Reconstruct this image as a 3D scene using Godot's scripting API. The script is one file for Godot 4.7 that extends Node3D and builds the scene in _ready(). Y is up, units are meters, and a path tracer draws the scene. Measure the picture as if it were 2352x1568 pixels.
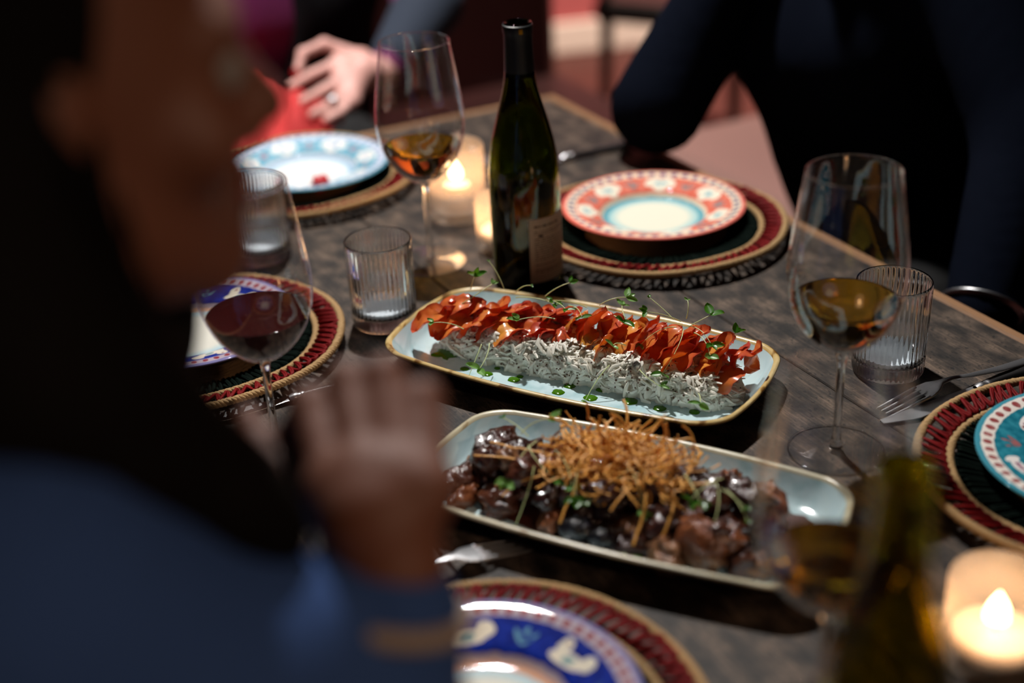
extends Node3D

const TY := 0.75                                   # height of the table top
const EYE := 0.6866                                # camera above the table top
var U := Vector3(0.4415, 0, 0.8973)                # along the table, towards the camera
var V := Vector3(-0.8973, 0, 0.4415)               # across the table, to the left
var CORNER := Vector3(0.086, TY, -2.2)             # far right corner of the table top
var M := {}
var used := {}
var rng := RandomNumberGenerator.new()
var nz := FastNoiseLite.new()


# ---------------------------------------------------------------- mesh builder
class MB:
	var v := PackedVector3Array()
	var uv := PackedVector2Array()
	var col := PackedColorArray()
	var ix := PackedInt32Array()
	var tint := Color(1, 1, 1)
	func p(a: Vector3, t := Vector2.ZERO) -> int:
		v.append(a)
		uv.append(t)
		col.append(tint)
		return v.size() - 1
	func tri(a: int, b: int, c: int) -> void:
		ix.append(a)
		ix.append(b)
		ix.append(c)
	func quad(a: int, b: int, c: int, d: int) -> void:
		tri(a, b, c)
		tri(a, c, d)
	# rows x cols points; along the row = j, next row = i; outward = di x dj
	func grid(b: int, rows: int, cols: int, wrap := false, flip := false) -> void:
		for i in rows - 1:
			for j in (cols if wrap else cols - 1):
				var k := (j + 1) % cols
				var a0 := b + i * cols + j
				var a1 := b + i * cols + k
				var c0 := a0 + cols
				var c1 := a1 + cols
				if flip:
					quad(a0, c0, c1, a1)
				else:
					quad(a0, a1, c1, c0)
	# flat-shaded convex face, turned away from a centre
	func face(pts: Array, centre: Vector3, uvs := []) -> void:
		var n: Vector3 = (pts[2] - pts[0]).cross(pts[1] - pts[0])
		var mid := Vector3.ZERO
		for q in pts:
			mid += q / pts.size()
		var turn := n.dot(mid - centre) < 0.0
		var b := v.size()
		for i in pts.size():
			p(pts[i], uvs[i] if uvs.size() else Vector2(pts[i].x, pts[i].z))
		for i in range(1, pts.size() - 1):
			if turn:
				tri(b, b + i + 1, b + i)
			else:
				tri(b, b + i, b + i + 1)
	func mesh(m: Material = null) -> ArrayMesh:
		var n := PackedVector3Array()
		n.resize(v.size())
		for t in range(0, ix.size(), 3):
			var a := ix[t]
			var b := ix[t + 1]
			var c := ix[t + 2]
			var f := (v[c] - v[a]).cross(v[b] - v[a])
			n[a] += f
			n[b] += f
			n[c] += f
		for i in n.size():
			n[i] = n[i].normalized() if n[i].length_squared() > 1e-30 else Vector3.UP
		var arr := []
		arr.resize(Mesh.ARRAY_MAX)
		arr[Mesh.ARRAY_VERTEX] = v
		arr[Mesh.ARRAY_NORMAL] = n
		arr[Mesh.ARRAY_TEX_UV] = uv
		arr[Mesh.ARRAY_COLOR] = col
		arr[Mesh.ARRAY_INDEX] = ix
		var am := ArrayMesh.new()
		am.add_surface_from_arrays(Mesh.PRIMITIVE_TRIANGLES, arr)
		if m:
			am.surface_set_material(0, m)
		return am
	# turned on a lathe: profile from the bottom outside upwards, then down the inside
	func lathe(prof: Array, seg: int, ribs := 0, amp := [], planar := 0.0) -> void:
		var b := v.size()
		for i in prof.size():
			var q: Vector2 = prof[i]
			for j in seg:
				var a := TAU * j / seg
				var r := q.x
				if ribs and amp[i] != 0.0:
					r += amp[i] * (absf(sin(a * ribs * 0.5)) - 1.0)
				var w := Vector3(r * cos(a), q.y, r * sin(a))
				p(w, Vector2(w.x, w.z) / (2.0 * planar) + Vector2(0.5, 0.5) if planar > 0.0 else Vector2(float(j) / seg, q.y))
		grid(b, prof.size(), seg, true)
	# a tube along a path
	func tube(path: Array, rad: Array, sides: int, closed := false, flat := 1.0, up := Vector3(0.13, 0.97, 0.21)) -> void:
		var cnt := path.size()
		var b := v.size()
		var nn := Vector3.ZERO
		for i in cnt:
			var t: Vector3
			if closed:
				t = path[(i + 1) % cnt] - path[(i + cnt - 1) % cnt]
			else:
				t = path[mini(i + 1, cnt - 1)] - path[maxi(i - 1, 0)]
			t = t.normalized()
			if i == 0:
				nn = up.cross(t)
				if nn.length() < 0.05:
					nn = Vector3(1, 0, 0).cross(t)
			nn = (nn - t * nn.dot(t)).normalized()
			var bb := t.cross(nn)
			var r: float = rad[mini(i, rad.size() - 1)]
			for j in sides:
				var a := TAU * j / sides
				p(path[i] + nn * (r * cos(a)) + bb * (r * flat * sin(a)), Vector2(float(j) / sides, float(i)))
		if closed:
			for j in sides:
				v.append(v[b + j])
				uv.append(uv[b + j])
				col.append(tint)
		grid(b, cnt + (1 if closed else 0), sides, true, true)
		if not closed:
			var c0 := p(path[0])
			var c1 := p(path[cnt - 1])
			for j in sides:
				var k := (j + 1) % sides
				tri(c0, b + j, b + k)
				tri(c1, b + (cnt - 1) * sides + k, b + (cnt - 1) * sides + j)
	# a box with chamfered edges
	func box(x: Transform3D, s: Vector3, e: float, uvs := 0.0, uvo := Vector2.ZERO) -> void:
		var hs := s * 0.5
		var c := x.origin
		var k := 1.0 / uvs if uvs > 0.0 else 1.0
		for ax in 3:
			var a1 := (ax + 1) % 3
			var a2 := (ax + 2) % 3
			for sg in [-1.0, 1.0]:
				var pts := []
				var us := []
				for q in [[-1, -1], [1, -1], [1, 1], [-1, 1]]:
					var w := Vector3.ZERO
					w[ax] = hs[ax] * sg
					w[a1] = (hs[a1] - e) * q[0]
					w[a2] = (hs[a2] - e) * q[1]
					pts.append(x * w)
					us.append((Vector2(w.x, w.z) if ax == 1 else Vector2(w.x, w.y) if ax == 2 else Vector2(w.y, w.z)) * k + uvo)
				face(pts, c, us)
			for q in [[-1, -1], [1, -1], [1, 1], [-1, 1]]:
				var pts := []
				var us := []
				for r in [[-1, 0], [1, 0], [1, 1], [-1, 1]]:
					var w := Vector3.ZERO
					w[ax] = (hs[ax] - e) * r[0]
					w[a1] = (hs[a1] - (e if r[1] else 0.0)) * q[0]
					w[a2] = (hs[a2] - (0.0 if r[1] else e)) * q[1]
					pts.append(x * w)
					us.append(Vector2(w.x, w.z) * k + uvo)
				face(pts, c, us)
		for q in 8:
			var g := Vector3(1 if q & 1 else -1, 1 if q & 2 else -1, 1 if q & 4 else -1)
			var pts := []
			for ax in 3:
				var w := (hs - Vector3(e, e, e)) * g
				w[ax] = hs[ax] * g[ax]
				pts.append(x * w)
			face(pts, c)


# ---------------------------------------------------------------- smooth joined bodies
class Field:
	var o: Vector3
	var h: float
	var nx: int
	var ny: int
	var nz: int
	var d := PackedFloat32Array()
	func _init(lo: Vector3, hi: Vector3, cell: float) -> void:
		o = lo
		h = cell
		nx = int((hi.x - lo.x) / h) + 2
		ny = int((hi.y - lo.y) / h) + 2
		nz = int((hi.z - lo.z) / h) + 2
		d.resize(nx * ny * nz)
		d.fill(1.0)
	func span(lo: Vector3, hi: Vector3) -> Array:
		var a := (lo - o) / h
		var b := (hi - o) / h
		return [clampi(int(a.x), 0, nx), clampi(int(b.x) + 2, 0, nx), clampi(int(a.y), 0, ny), clampi(int(b.y) + 2, 0, ny), clampi(int(a.z), 0, nz), clampi(int(b.z) + 2, 0, nz)]
	func cap(a: Vector3, b: Vector3, ra: float, rb: float, k: float) -> void:
		var m := maxf(ra, rb) + k + h * 2.0
		var e := Vector3(m, m, m)
		var s := span(a.min(b) - e, a.max(b) + e)
		var ba := b - a
		var bb := maxf(ba.length_squared(), 1e-9)
		for z in range(s[4], s[5]):
			for y in range(s[2], s[3]):
				var at: int = (z * ny + y) * nx
				var q := Vector3(o.x, o.y + y * h, o.z + z * h) - a
				for x in range(s[0], s[1]):
					var w := Vector3(q.x + x * h, q.y, q.z)
					var t := clampf(w.dot(ba) / bb, 0.0, 1.0)
					var f := (w - ba * t).length() - ra - (rb - ra) * t
					var g := d[at + x]
					var hh := maxf(k - absf(f - g), 0.0)
					d[at + x] = minf(f, g) - hh * hh * 0.25 / k
	func ell(c: Vector3, r: Vector3, bs: Basis, k: float, carve := false) -> void:
		var m := maxf(r.x, maxf(r.y, r.z)) + k + h * 2.0
		var e := Vector3(m, m, m)
		var s := span(c - e, c + e)
		var inv := bs.transposed()
		var mr := minf(r.x, minf(r.y, r.z))
		for z in range(s[4], s[5]):
			for y in range(s[2], s[3]):
				var at: int = (z * ny + y) * nx
				for x in range(s[0], s[1]):
					var q := inv * (Vector3(o.x + x * h, o.y + y * h, o.z + z * h) - c)
					var k0 := (q / r).length()
					var k1 := (q / (r * r)).length()
					var f := k0 * (k0 - 1.0) / maxf(k1, 1e-6) if k0 > 0.2 else -mr
					var g := d[at + x]
					if carve:
						var h2 := maxf(k - absf(-f - g), 0.0)
						d[at + x] = maxf(-f, g) + h2 * h2 * 0.25 / k
					else:
						var hh := maxf(k - absf(f - g), 0.0)
						d[at + x] = minf(f, g) - hh * hh * 0.25 / k
	func chain(pts: Array, rad: Array, k: float) -> void:
		for i in pts.size() - 1:
			cap(pts[i], pts[i + 1], rad[mini(i, rad.size() - 1)], rad[mini(i + 1, rad.size() - 1)], k)
	func into(mb: MB, shift := Vector3.ZERO) -> void:
		var vid := PackedInt32Array()
		vid.resize(d.size())
		vid.fill(-1)
		var offs := PackedInt32Array([0, 1, nx, nx + 1, nx * ny, nx * ny + 1, nx * ny + nx, nx * ny + nx + 1])
		var ed := [[0, 1], [2, 3], [4, 5], [6, 7], [0, 2], [1, 3], [4, 6], [5, 7], [0, 4], [1, 5], [2, 6], [3, 7]]
		var far := h * 2.2
		for z in nz - 1:
			for y in ny - 1:
				var row := (z * ny + y) * nx
				for x in nx - 1:
					var at := row + x
					if absf(d[at]) > far:
						continue
					var mask := 0
					for c in 8:
						if d[at + offs[c]] < 0.0:
							mask |= 1 << c
					if mask == 0 or mask == 255:
						continue
					var sum := Vector3.ZERO
					var n := 0
					for e in ed:
						var a: int = e[0]
						var b: int = e[1]
						if ((mask >> a) & 1) == ((mask >> b) & 1):
							continue
						var da := d[at + offs[a]]
						var t := da / (da - d[at + offs[b]])
						var pa := Vector3(a & 1, (a >> 1) & 1, a >> 2)
						var pb := Vector3(b & 1, (b >> 1) & 1, b >> 2)
						sum += pa + (pb - pa) * t
						n += 1
					vid[at] = mb.p(o + (Vector3(x, y, z) + sum / n) * h - shift)
		var st := [1, nx, nx * ny]
		for z in range(1, nz - 1):
			for y in range(1, ny - 1):
				for x in range(1, nx - 1):
					var at := (z * ny + y) * nx + x
					if absf(d[at]) > far:
						continue
					var inn := d[at] < 0.0
					for ax in 3:
						if (d[at + st[ax]] < 0.0) == inn:
							continue
						var s1: int = st[(ax + 1) % 3]
						var s2: int = st[(ax + 2) % 3]
						var c0 := vid[at - s1 - s2]
						var c1 := vid[at - s2]
						var c2 := vid[at]
						var c3 := vid[at - s1]
						if c0 < 0 or c1 < 0 or c2 < 0 or c3 < 0:
							continue
						if inn:
							mb.quad(c0, c3, c2, c1)
						else:
							mb.quad(c0, c1, c2, c3)


# ---------------------------------------------------------------- naming
func numbered(called: String) -> String:
	var n: int = used.get(called, 0)
	used[called] = n + 1
	return called if n == 0 else "%s_%03d" % [called, n]

func tag(o: Node, label: String, category: String, group := "") -> void:
	o.set_meta("label", label)
	o.set_meta("category", category)
	if group:
		o.set_meta("group", group)

func thing(called: String, label: String, category: String, at := Vector3.ZERO, turn := 0.0, group := "") -> Node3D:
	var o := Node3D.new()
	o.name = numbered(called)
	add_child(o)
	o.position = at
	o.rotation.y = turn
	tag(o, label, category, group)
	return o

func part(parent: Node, called: String, mesh: Mesh, mat: Material, label := "", at := Vector3.ZERO) -> MeshInstance3D:
	var o := MeshInstance3D.new()
	o.name = called
	o.mesh = mesh
	if mat:
		o.material_override = mat
	o.position = at
	if label:
		o.set_meta("label", label)
	parent.add_child(o, true)
	return o

func single(called: String, mesh: Mesh, mat: Material, label: String, category: String, at := Vector3.ZERO, turn := 0.0, group := "") -> MeshInstance3D:
	var o := MeshInstance3D.new()
	o.name = numbered(called)
	o.mesh = mesh
	o.material_override = mat
	add_child(o)
	o.position = at
	o.rotation.y = turn
	tag(o, label, category, group)
	return o

func struct(called: String, mesh: Mesh, mat: Material, at: Transform3D) -> MeshInstance3D:
	var o := MeshInstance3D.new()
	o.name = called
	o.mesh = mesh
	o.material_override = mat
	add_child(o)
	o.transform = at
	o.set_meta("kind", "structure")
	return o

func dup(root: Node3D, base: String, label: String, at: Vector3, turn: float, group := "") -> Node3D:
	var r: Node3D = root.duplicate()
	r.name = numbered(base)
	add_child(r)
	r.position = at
	r.rotation.y = turn
	r.set_meta("label", label)
	if group:
		r.set_meta("group", group)
	return r

func stuff(o: Node) -> void:
	o.set_meta("kind", "stuff")


# ---------------------------------------------------------------- materials
func mat(called: String, c: Color, rough := 0.6, metal := 0.0, spec := 0.5) -> StandardMaterial3D:
	var m := StandardMaterial3D.new()
	m.resource_name = called
	m.albedo_color = c
	m.roughness = rough
	m.metallic = metal
	m.metallic_specular = spec
	M[called] = m
	return m

func lin(r: float, g: float, b: float) -> Color:
	return Color(r, g, b).linear_to_srgb()

func solid_glass(called: String, c: Color, scale := 0.05, rough := 0.0) -> StandardMaterial3D:
	var m := mat(called, c, rough)
	m.albedo_color.a = 0.0
	m.refraction_enabled = true
	m.refraction_scale = scale
	return m

func pane(called: String, c: Color, a: float) -> StandardMaterial3D:
	var m := mat(called, c, 0.0)
	m.transparency = BaseMaterial3D.TRANSPARENCY_ALPHA
	m.albedo_color.a = a
	return m

func painted(called: String, rough := 0.5, spec := 0.5) -> StandardMaterial3D:   # colour from the vertices
	var m := mat(called, Color(1, 1, 1), rough, 0.0, spec)
	m.vertex_color_use_as_albedo = true
	return m

func noise_tex(freq: float, oct: int, seed_: int, ramp: Gradient = null, size := 256, normal := false, bump := 4.0) -> NoiseTexture2D:
	var n := FastNoiseLite.new()
	n.seed = seed_
	n.frequency = freq
	n.fractal_octaves = oct
	var t := NoiseTexture2D.new()
	t.width = size
	t.height = size
	t.seamless = true
	t.noise = n
	if ramp:
		t.color_ramp = ramp
	t.as_normal_map = normal
	t.bump_strength = bump
	return t

func ramp(stops: Array) -> Gradient:
	var g := Gradient.new()
	var off := PackedFloat32Array()
	var cs := PackedColorArray()
	for s in stops:
		off.append(s[0])
		cs.append(s[1])
	g.offsets = off
	g.colors = cs
	return g


func wood_image(n: int) -> ImageTexture:
	var a := FastNoiseLite.new()
	a.seed = 5
	a.frequency = 1.0
	a.fractal_octaves = 3
	var b := FastNoiseLite.new()
	b.seed = 11
	b.frequency = 1.0
	b.fractal_octaves = 4
	var data := PackedByteArray()
	data.resize(n * n * 3)
	var at := 0
	for y in n:
		var fy := float(y) / n
		for x in n:
			var fx := float(x) / n
			# long grain runs along x; blotches; short dark pores and pale scratches
			var g := a.get_noise_2d(fx * 5.0, fy * 150.0)
			var p := b.get_noise_2d(fx * 9.0, fy * 13.0)
			var q := b.get_noise_2d(fx * 40.0 + 70.0, fy * 70.0)
			var w := 0.56 + g * 0.22 + p * 0.60 + q * 0.22
			if q > 0.24:
				w -= (q - 0.24) * 1.8
			if p * 0.6 + g > 0.44:
				w += 0.10
			w = clampf(w, 0.08, 1.15)
			data[at] = int(clampf(w * 95.0 + 9.0, 0, 255))
			data[at + 1] = int(clampf(w * 80.0 + 7.0, 0, 255))
			data[at + 2] = int(clampf(w * 67.0 + 6.0, 0, 255))
			at += 3
	return ImageTexture.create_from_image(Image.create_from_data(n, n, false, Image.FORMAT_RGB8, data))

func oval(x: float, y: float, cx: float, cy: float, rx: float, ry: float, turn: float) -> bool:
	var c := cos(turn)
	var s := sin(turn)
	var u := ((x - cx) * c + (y - cy) * s) / rx
	var w := ((y - cy) * c - (x - cx) * s) / ry
	return u * u + w * w < 1.0

# painted earthenware: rings, a dotted border and hand-painted motifs between them
func plate_image(kind: int, n: int) -> ImageTexture:
	var pal: Dictionary = [
		{"bg": Color(.84, .40, .32), "bg2": Color(.90, .52, .44), "mot": Color(.93, .90, .82), "acc": Color(.52, .72, .76), "spr": Color(.42, .58, .60), "edge": Color(.88, .45, .40), "band": Color(.92, .84, .74), "dot": Color(.16, .15, .42), "num": 7, "shape": 0, "well": Color(.93, .92, .84), "r1": Color(.42, .66, .71), "r2": Color(.62, .80, .82), "nd": 44},
		{"bg": Color(.05, .12, .46), "bg2": Color(.08, .18, .58), "mot": Color(.90, .86, .78), "acc": Color(.45, .60, .62), "spr": Color(.42, .62, .70), "edge": Color(.50, .48, .66), "band": Color(.72, .66, .70), "dot": Color(.52, .12, .14), "num": 6, "shape": 1, "well": Color(.90, .89, .84), "r1": Color(.80, .62, .52), "r2": Color(.66, .80, .86), "nd": 56},
		{"bg": Color(.10, .42, .50), "bg2": Color(.20, .55, .62), "mot": Color(.93, .90, .88), "acc": Color(.55, .30, .42), "spr": Color(.66, .40, .40), "edge": Color(.25, .55, .62), "band": Color(.92, .88, .84), "dot": Color(.50, .14, .15), "num": 6, "shape": 2, "well": Color(.93, .92, .88), "r1": Color(.25, .52, .60), "r2": Color(.70, .84, .86), "nd": 50},
		{"bg": Color(.40, .66, .76), "bg2": Color(.55, .76, .84), "mot": Color(.94, .93, .91), "acc": Color(.60, .70, .82), "spr": Color(.72, .52, .56), "edge": Color(.34, .60, .70), "band": Color(.88, .90, .94), "dot": Color(.40, .50, .72), "num": 7, "shape": 0, "well": Color(.95, .94, .93), "r1": Color(.62, .76, .86), "r2": Color(.86, .92, .94), "nd": 44}][kind]
	var data := PackedByteArray()
	data.resize(n * n * 3)
	nz.seed = 40 + kind
	nz.frequency = 1.0
	nz.fractal_octaves = 3
	var num: int = pal.num
	var sector := TAU / num
	var at := 0
	for yy in n:
		var fy := (yy + 0.5) / n * 2.0 - 1.0
		for xx in n:
			var fx := (xx + 0.5) / n * 2.0 - 1.0
			var r := sqrt(fx * fx + fy * fy)
			var c: Color = pal.well
			if r < 1.02:
				var w := nz.get_noise_2d(fx * 9.0, fy * 9.0)
				var rr := r + w * 0.008
				if rr > 0.955:
					c = pal.edge
				elif rr > 0.85:
					c = pal.band
					var a := fposmod(atan2(fy, fx) / TAU * pal.nd, 1.0) - 0.5
					if (a / 0.27) ** 2 + ((rr - 0.902) / 0.036) ** 2 < 1.0 + w * 0.5:
						c = (pal.dot as Color).lerp(pal.band, 0.12 + 0.5 * absf(w))
				elif rr > 0.585:
					c = (pal.bg as Color).lerp(pal.bg2, clampf(0.5 + w * 1.4, 0.0, 1.0))
					var ang := atan2(fy, fx) + 0.35
					var k := floorf(ang / sector)
					var l := (ang - (k + 0.5) * sector)
					var tx := l * r
					var ty := r - 0.715
					tx += w * 0.012
					if pal.shape == 0:
						if oval(tx, ty, -.08, .035, .10, .082, .5) or oval(tx, ty, .08, .035, .10, .082, -.5) or oval(tx, ty, 0, -.035, .085, .085, 0):
							c = pal.mot
							if oval(tx, ty, -.03, .02, .04, .03, .6) or oval(tx, ty, .03, .02, .04, .03, -.6) or oval(tx, ty, 0, -.02, .025, .03, 0):
								c = (pal.acc as Color).lerp(pal.mot, clampf(0.3 + w * 2.0, 0.0, 0.8))
					elif pal.shape == 1:
						if oval(tx, ty, -.01, -.03, .14, .055, .12) or oval(tx, ty, -.10, .04, .05, .075, .3) or oval(tx, ty, .12, .03, .055, .07, -.5):
							c = pal.mot
							if oval(tx, ty, .0, -.03, .045, .03, .4):
								c = pal.acc
							if oval(tx, ty, -.10, .07, .014, .012, 0):
								c = pal.dot
					else:
						if oval(tx, ty, 0, 0, .13, .06, .2) or oval(tx, ty, .13, .03, .04, .07, .5):
							c = pal.mot
							for s in 4:
								if oval(tx, ty, -.05 + .04 * s, .005 * s - .005, .016, .024, .3):
									c = pal.acc
							if oval(tx, ty, -.095, -.01, .014, .014, 0):
								c = pal.dot
					var k2 := floorf((ang + sector * 0.5) / sector)
					var l2 := (ang + sector * 0.5 - (k2 + 0.5) * sector) * r
					for s in [-1.0, 0.0, 1.0]:
						if oval(l2, ty, s * .042, .02 - absf(s) * .025, .018, .07, -s * .62):
							c = (pal.spr as Color).lerp(pal.bg, clampf(0.2 + w * 1.6, 0.0, 0.7))
				elif rr > 0.555:
					c = pal.band
				elif rr > 0.52:
					c = pal.r1
				elif rr > 0.36:
					c = (pal.well as Color).lerp(pal.r2 if rr < 0.49 else pal.r1, smoothstep(0.34, 0.52, rr))
			data[at] = int(c.r * 255.0)
			data[at + 1] = int(c.g * 255.0)
			data[at + 2] = int(c.b * 255.0)
			at += 3
	return ImageTexture.create_from_image(Image.create_from_data(n, n, false, Image.FORMAT_RGB8, data))

# small print too fine to read: a heading, lines of text, a darker mark
func label_image() -> ImageTexture:
	var im := Image.create(256, 384, false, Image.FORMAT_RGB8)
	im.fill(Color(.76, .67, .56))
	rng.seed = 3
	var y := 40
	while y < 330:
		var tall := 12 if y == 40 else 5
		var x := 22
		while x < (150 if y == 40 else 232):
			var w := rng.randi_range(5, 22)
			im.fill_rect(Rect2i(x, y, w, tall), Color(.32, .27, .22))
			x += w + rng.randi_range(4, 9)
		y += tall + (22 if y == 40 else 9)
		if rng.randf() < 0.16:
			y += 16
	im.fill_rect(Rect2i(40, 96, 20, 16), Color(.22, .18, .15))
	return ImageTexture.create_from_image(im)

func make_materials() -> void:
	var wood := wood_image(1024)
	var m := mat("table_wood", Color(1, 1, 1), 0.62, 0.0, 0.4)
	m.albedo_texture = wood
	m.heightmap_enabled = true
	m.heightmap_texture = wood
	m.heightmap_scale = 0.06
	m = mat("edge_wood", Color(.56, .41, .28), 0.5)
	m.heightmap_enabled = true
	m.heightmap_texture = wood
	m.heightmap_scale = 0.05
	m = mat("dark_wood", Color(.05, .03, .022), 0.45)
	for k in 4:
		m = mat("plate_%d" % k, Color(1, 1, 1), 0.55, 0.0, 0.12)
		m.albedo_texture = plate_image(k, 512)
		m.clearcoat_enabled = true
		m.clearcoat = 0.5
		m.clearcoat_roughness = 0.03
	mat("plate_back", Color(.62, .56, .48), 0.3)
	mat("straw", Color(.69, .56, .39), 0.75, 0.0, 0.3)
	m = mat("straw_disc", Color(.50, .37, .22), 0.8)
	m.heightmap_enabled = true
	m.heightmap_texture = noise_tex(0.05, 3, 2)
	m.heightmap_scale = 0.2
	mat("red_raffia", Color(.46, .055, .065), 0.6, 0.0, 0.25)
	mat("green_raffia", Color(.05, .085, .07), 0.85, 0.0, 0.12)
	solid_glass("glass", Color(.985, .99, .99))
	solid_glass("water", Color(.985, .99, .99), 0.033)
	pane("thin_glass", Color(1, 1, 1), 0.004)
	pane("water_skin", Color(.98, .99, 1), 0.01)
	m = mat("base_light_white", Color(.90, .94, .97), 0.3)  # near-white, in place of the light that collects in a tumbler base
	m.transparency = BaseMaterial3D.TRANSPARENCY_ALPHA
	m.albedo_color.a = 0.92
	solid_glass("white_wine", Color(.93, .72, .22), 0.034)
	mat("red_wine", Color(.19, .055, .055), 0.04)
	solid_glass("bottle_glass", Color(.42, .46, .06), 0.05)
	mat("gold", Color(.75, .55, .12), 0.3, 1.0)
	solid_glass("bottle_glass_pale", Color(.66, .60, .03), 0.05)
	solid_glass("bottle_wine", Color(.55, .40, .06), 0.034)
	mat("foil", Color(.035, .05, .055), 0.42, 0.0, 0.5)
	m = mat("label_paper", Color(1, 1, 1), 0.75)
	m.albedo_texture = label_image()
	m = mat("glaze", Color(.80, .89, .90), 0.14)
	m.clearcoat_enabled = true
	m.clearcoat_roughness = 0.05
	m.albedo_texture = noise_tex(0.012, 4, 8, ramp([[0.0, Color(.80, .88, .90)], [0.45, Color(.98, .99, 1)], [0.8, Color(1, 1, 1)], [0.88, Color(.93, .95, .94)]]), 512)
	m = mat("rim_tan", Color(1, 1, 1), 0.25)
	m.albedo_texture = noise_tex(0.03, 3, 21, ramp([[0.0, Color(.30, .20, .10)], [0.2, Color(.48, .34, .16)], [0.34, Color(.78, .66, .42)], [1.0, Color(.86, .78, .58)]]), 256)
	m = mat("rim_cream", Color(1, 1, 1), 0.25)
	m.albedo_texture = noise_tex(0.03, 3, 22, ramp([[0.0, Color(.55, .45, .30)], [0.25, Color(.74, .70, .58)], [1.0, Color(.82, .80, .70)]]), 256)
	mat("stoneware", Color(.22, .17, .13), 0.4)
	m = painted("salmon", 0.3)
	m.clearcoat_enabled = true
	m.clearcoat = 0.8
	m.clearcoat_roughness = 0.14
	m.backlight_enabled = true
	m.backlight = Color(.9, .86, .8)
	m = painted("crab", 0.4)
	m.backlight_enabled = true
	m.backlight = Color(.5, .5, .46)
	mat("stem", Color(.84, .88, .62), 0.35)
	m = mat("leaf", Color(.20, .40, .07), 0.35)
	m.backlight_enabled = true
	m.backlight = Color(.25, .4, .05)
	m = mat("pale_leaf", Color(.42, .58, .30), 0.35)
	m.backlight_enabled = true
	m.backlight = Color(.3, .4, .1)
	m = mat("herb_oil", Color(.24, .42, .01), 0.12, 0.0, 0.35)
	m = painted("meat", 0.28)
	m.clearcoat_enabled = true
	m.clearcoat = 0.4
	m.clearcoat_roughness = 0.1
	m.heightmap_enabled = true
	m.heightmap_texture = noise_tex(0.03, 4, 77)
	m.heightmap_scale = 0.15
	m.uv1_triplanar = true
	m.uv1_scale = Vector3(22, 22, 22)
	m = mat("sauce", Color(.30, .11, .03), 0.1)
	m.clearcoat_enabled = true
	m = mat("fried", Color(.91, .66, .31), 0.45)
	m.backlight_enabled = true
	m.backlight = Color(.5, .3, .08)
	mat("steel", Color(.78, .78, .79), 0.34, 1.0)
	mat("dark_steel", Color(.30, .29, .29), 0.4, 1.0)
	mat("wax", Color(.90, .85, .75), 0.5)
	m = mat("frosted", Color(.95, .90, .84), 0.4)
	m.transparency = BaseMaterial3D.TRANSPARENCY_ALPHA
	m.albedo_color.a = 0.24
	m.backlight_enabled = true
	m.backlight = Color(1, .9, .8)
	m = mat("flame", Color(1, .8, .5))
	m.emission_enabled = true
	m.emission = Color(1, .78, .55)
	m.emission_energy_multiplier = 16.0
	m = mat("lamp_glow", Color(1, 1, 1))
	m.emission_enabled = true
	m.emission = Color(.95, .97, 1)
	m.emission_energy_multiplier = 12.0
	mat("lamp_metal", Color(.04, .04, .04), 0.4, 0.6)
	for q in [["skin_tan", Color(.40, .23, .155), 0.65], ["skin_light", Color(.80, .60, .56), 0.5], ["skin_mid", Color(.66, .45, .36), 0.5]]:
		m = mat(q[0], q[1], q[2])
	mat("black_hair", Color(.05, .04, .036), 0.75, 0.0, 0.15)
	mat("brown_hair", Color(.10, .055, .03), 0.5)
	mat("lips", Color(.36, .13, .11), 0.4)
	mat("eye_white", Color(.5, .48, .46), 0.4)
	mat("iris", Color(.05, .03, .02), 0.1)
	mat("denim", Color(.19, .28, .46), 0.9, 0.0, 0.2)
	mat("cuff_cloth", Color(.55, .48, .42), 0.85)
	m = mat("purple_cloth", Color(.46, .15, .38), 0.85)
	m.rim_enabled = true
	m.rim = 0.4
	mat("black_cloth", Color(.08, .08, .09), 0.9, 0.0, 0.2)
	m = mat("navy_cloth", Color(.05, .065, .105), 0.95, 0.0, 0.1)
	mat("navy_jacket", Color(.12, .16, .22), 0.9)
	mat("red_cloth", Color(.74, .20, .20), 0.85)
	mat("red_nail", Color(.55, .01, .03), 0.15)
	mat("petal", Color(.78, .10, .16), 0.6)
	mat("silver", Color(.94, .94, .95), 0.42, 1.0)
	mat("red_leather", Color(.20, .045, .035), 0.5)
	mat("pink_leather", Color(.66, .50, .46), 0.55)
	mat("trousers", Color(.03, .03, .035), 0.9)
	mat("terracotta", Color(.32, .15, .12), 0.6)
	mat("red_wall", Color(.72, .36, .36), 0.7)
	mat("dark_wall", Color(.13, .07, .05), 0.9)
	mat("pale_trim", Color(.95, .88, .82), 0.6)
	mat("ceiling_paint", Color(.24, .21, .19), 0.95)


# ---------------------------------------------------------------- tableware
func ring_rope(R: float, y: float, rope: float, pitch: float) -> ArrayMesh:
	var mb := MB.new()
	var turns := int(TAU * R / pitch)
	var cnt := turns * 8
	for s in 3:
		var path := []
		for i in cnt:
			var a := TAU * i / cnt
			var ph := TAU * turns * i / cnt + TAU * s / 3.0
			var r := R + cos(ph) * rope * 0.62
			path.append(Vector3(r * cos(a), y + sin(ph) * rope * 0.5 + 0.0012 * sin(a * 5.0), r * sin(a)))
		mb.tube(path, [rope * 0.62], 5, true)
	return mb.mesh()

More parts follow.
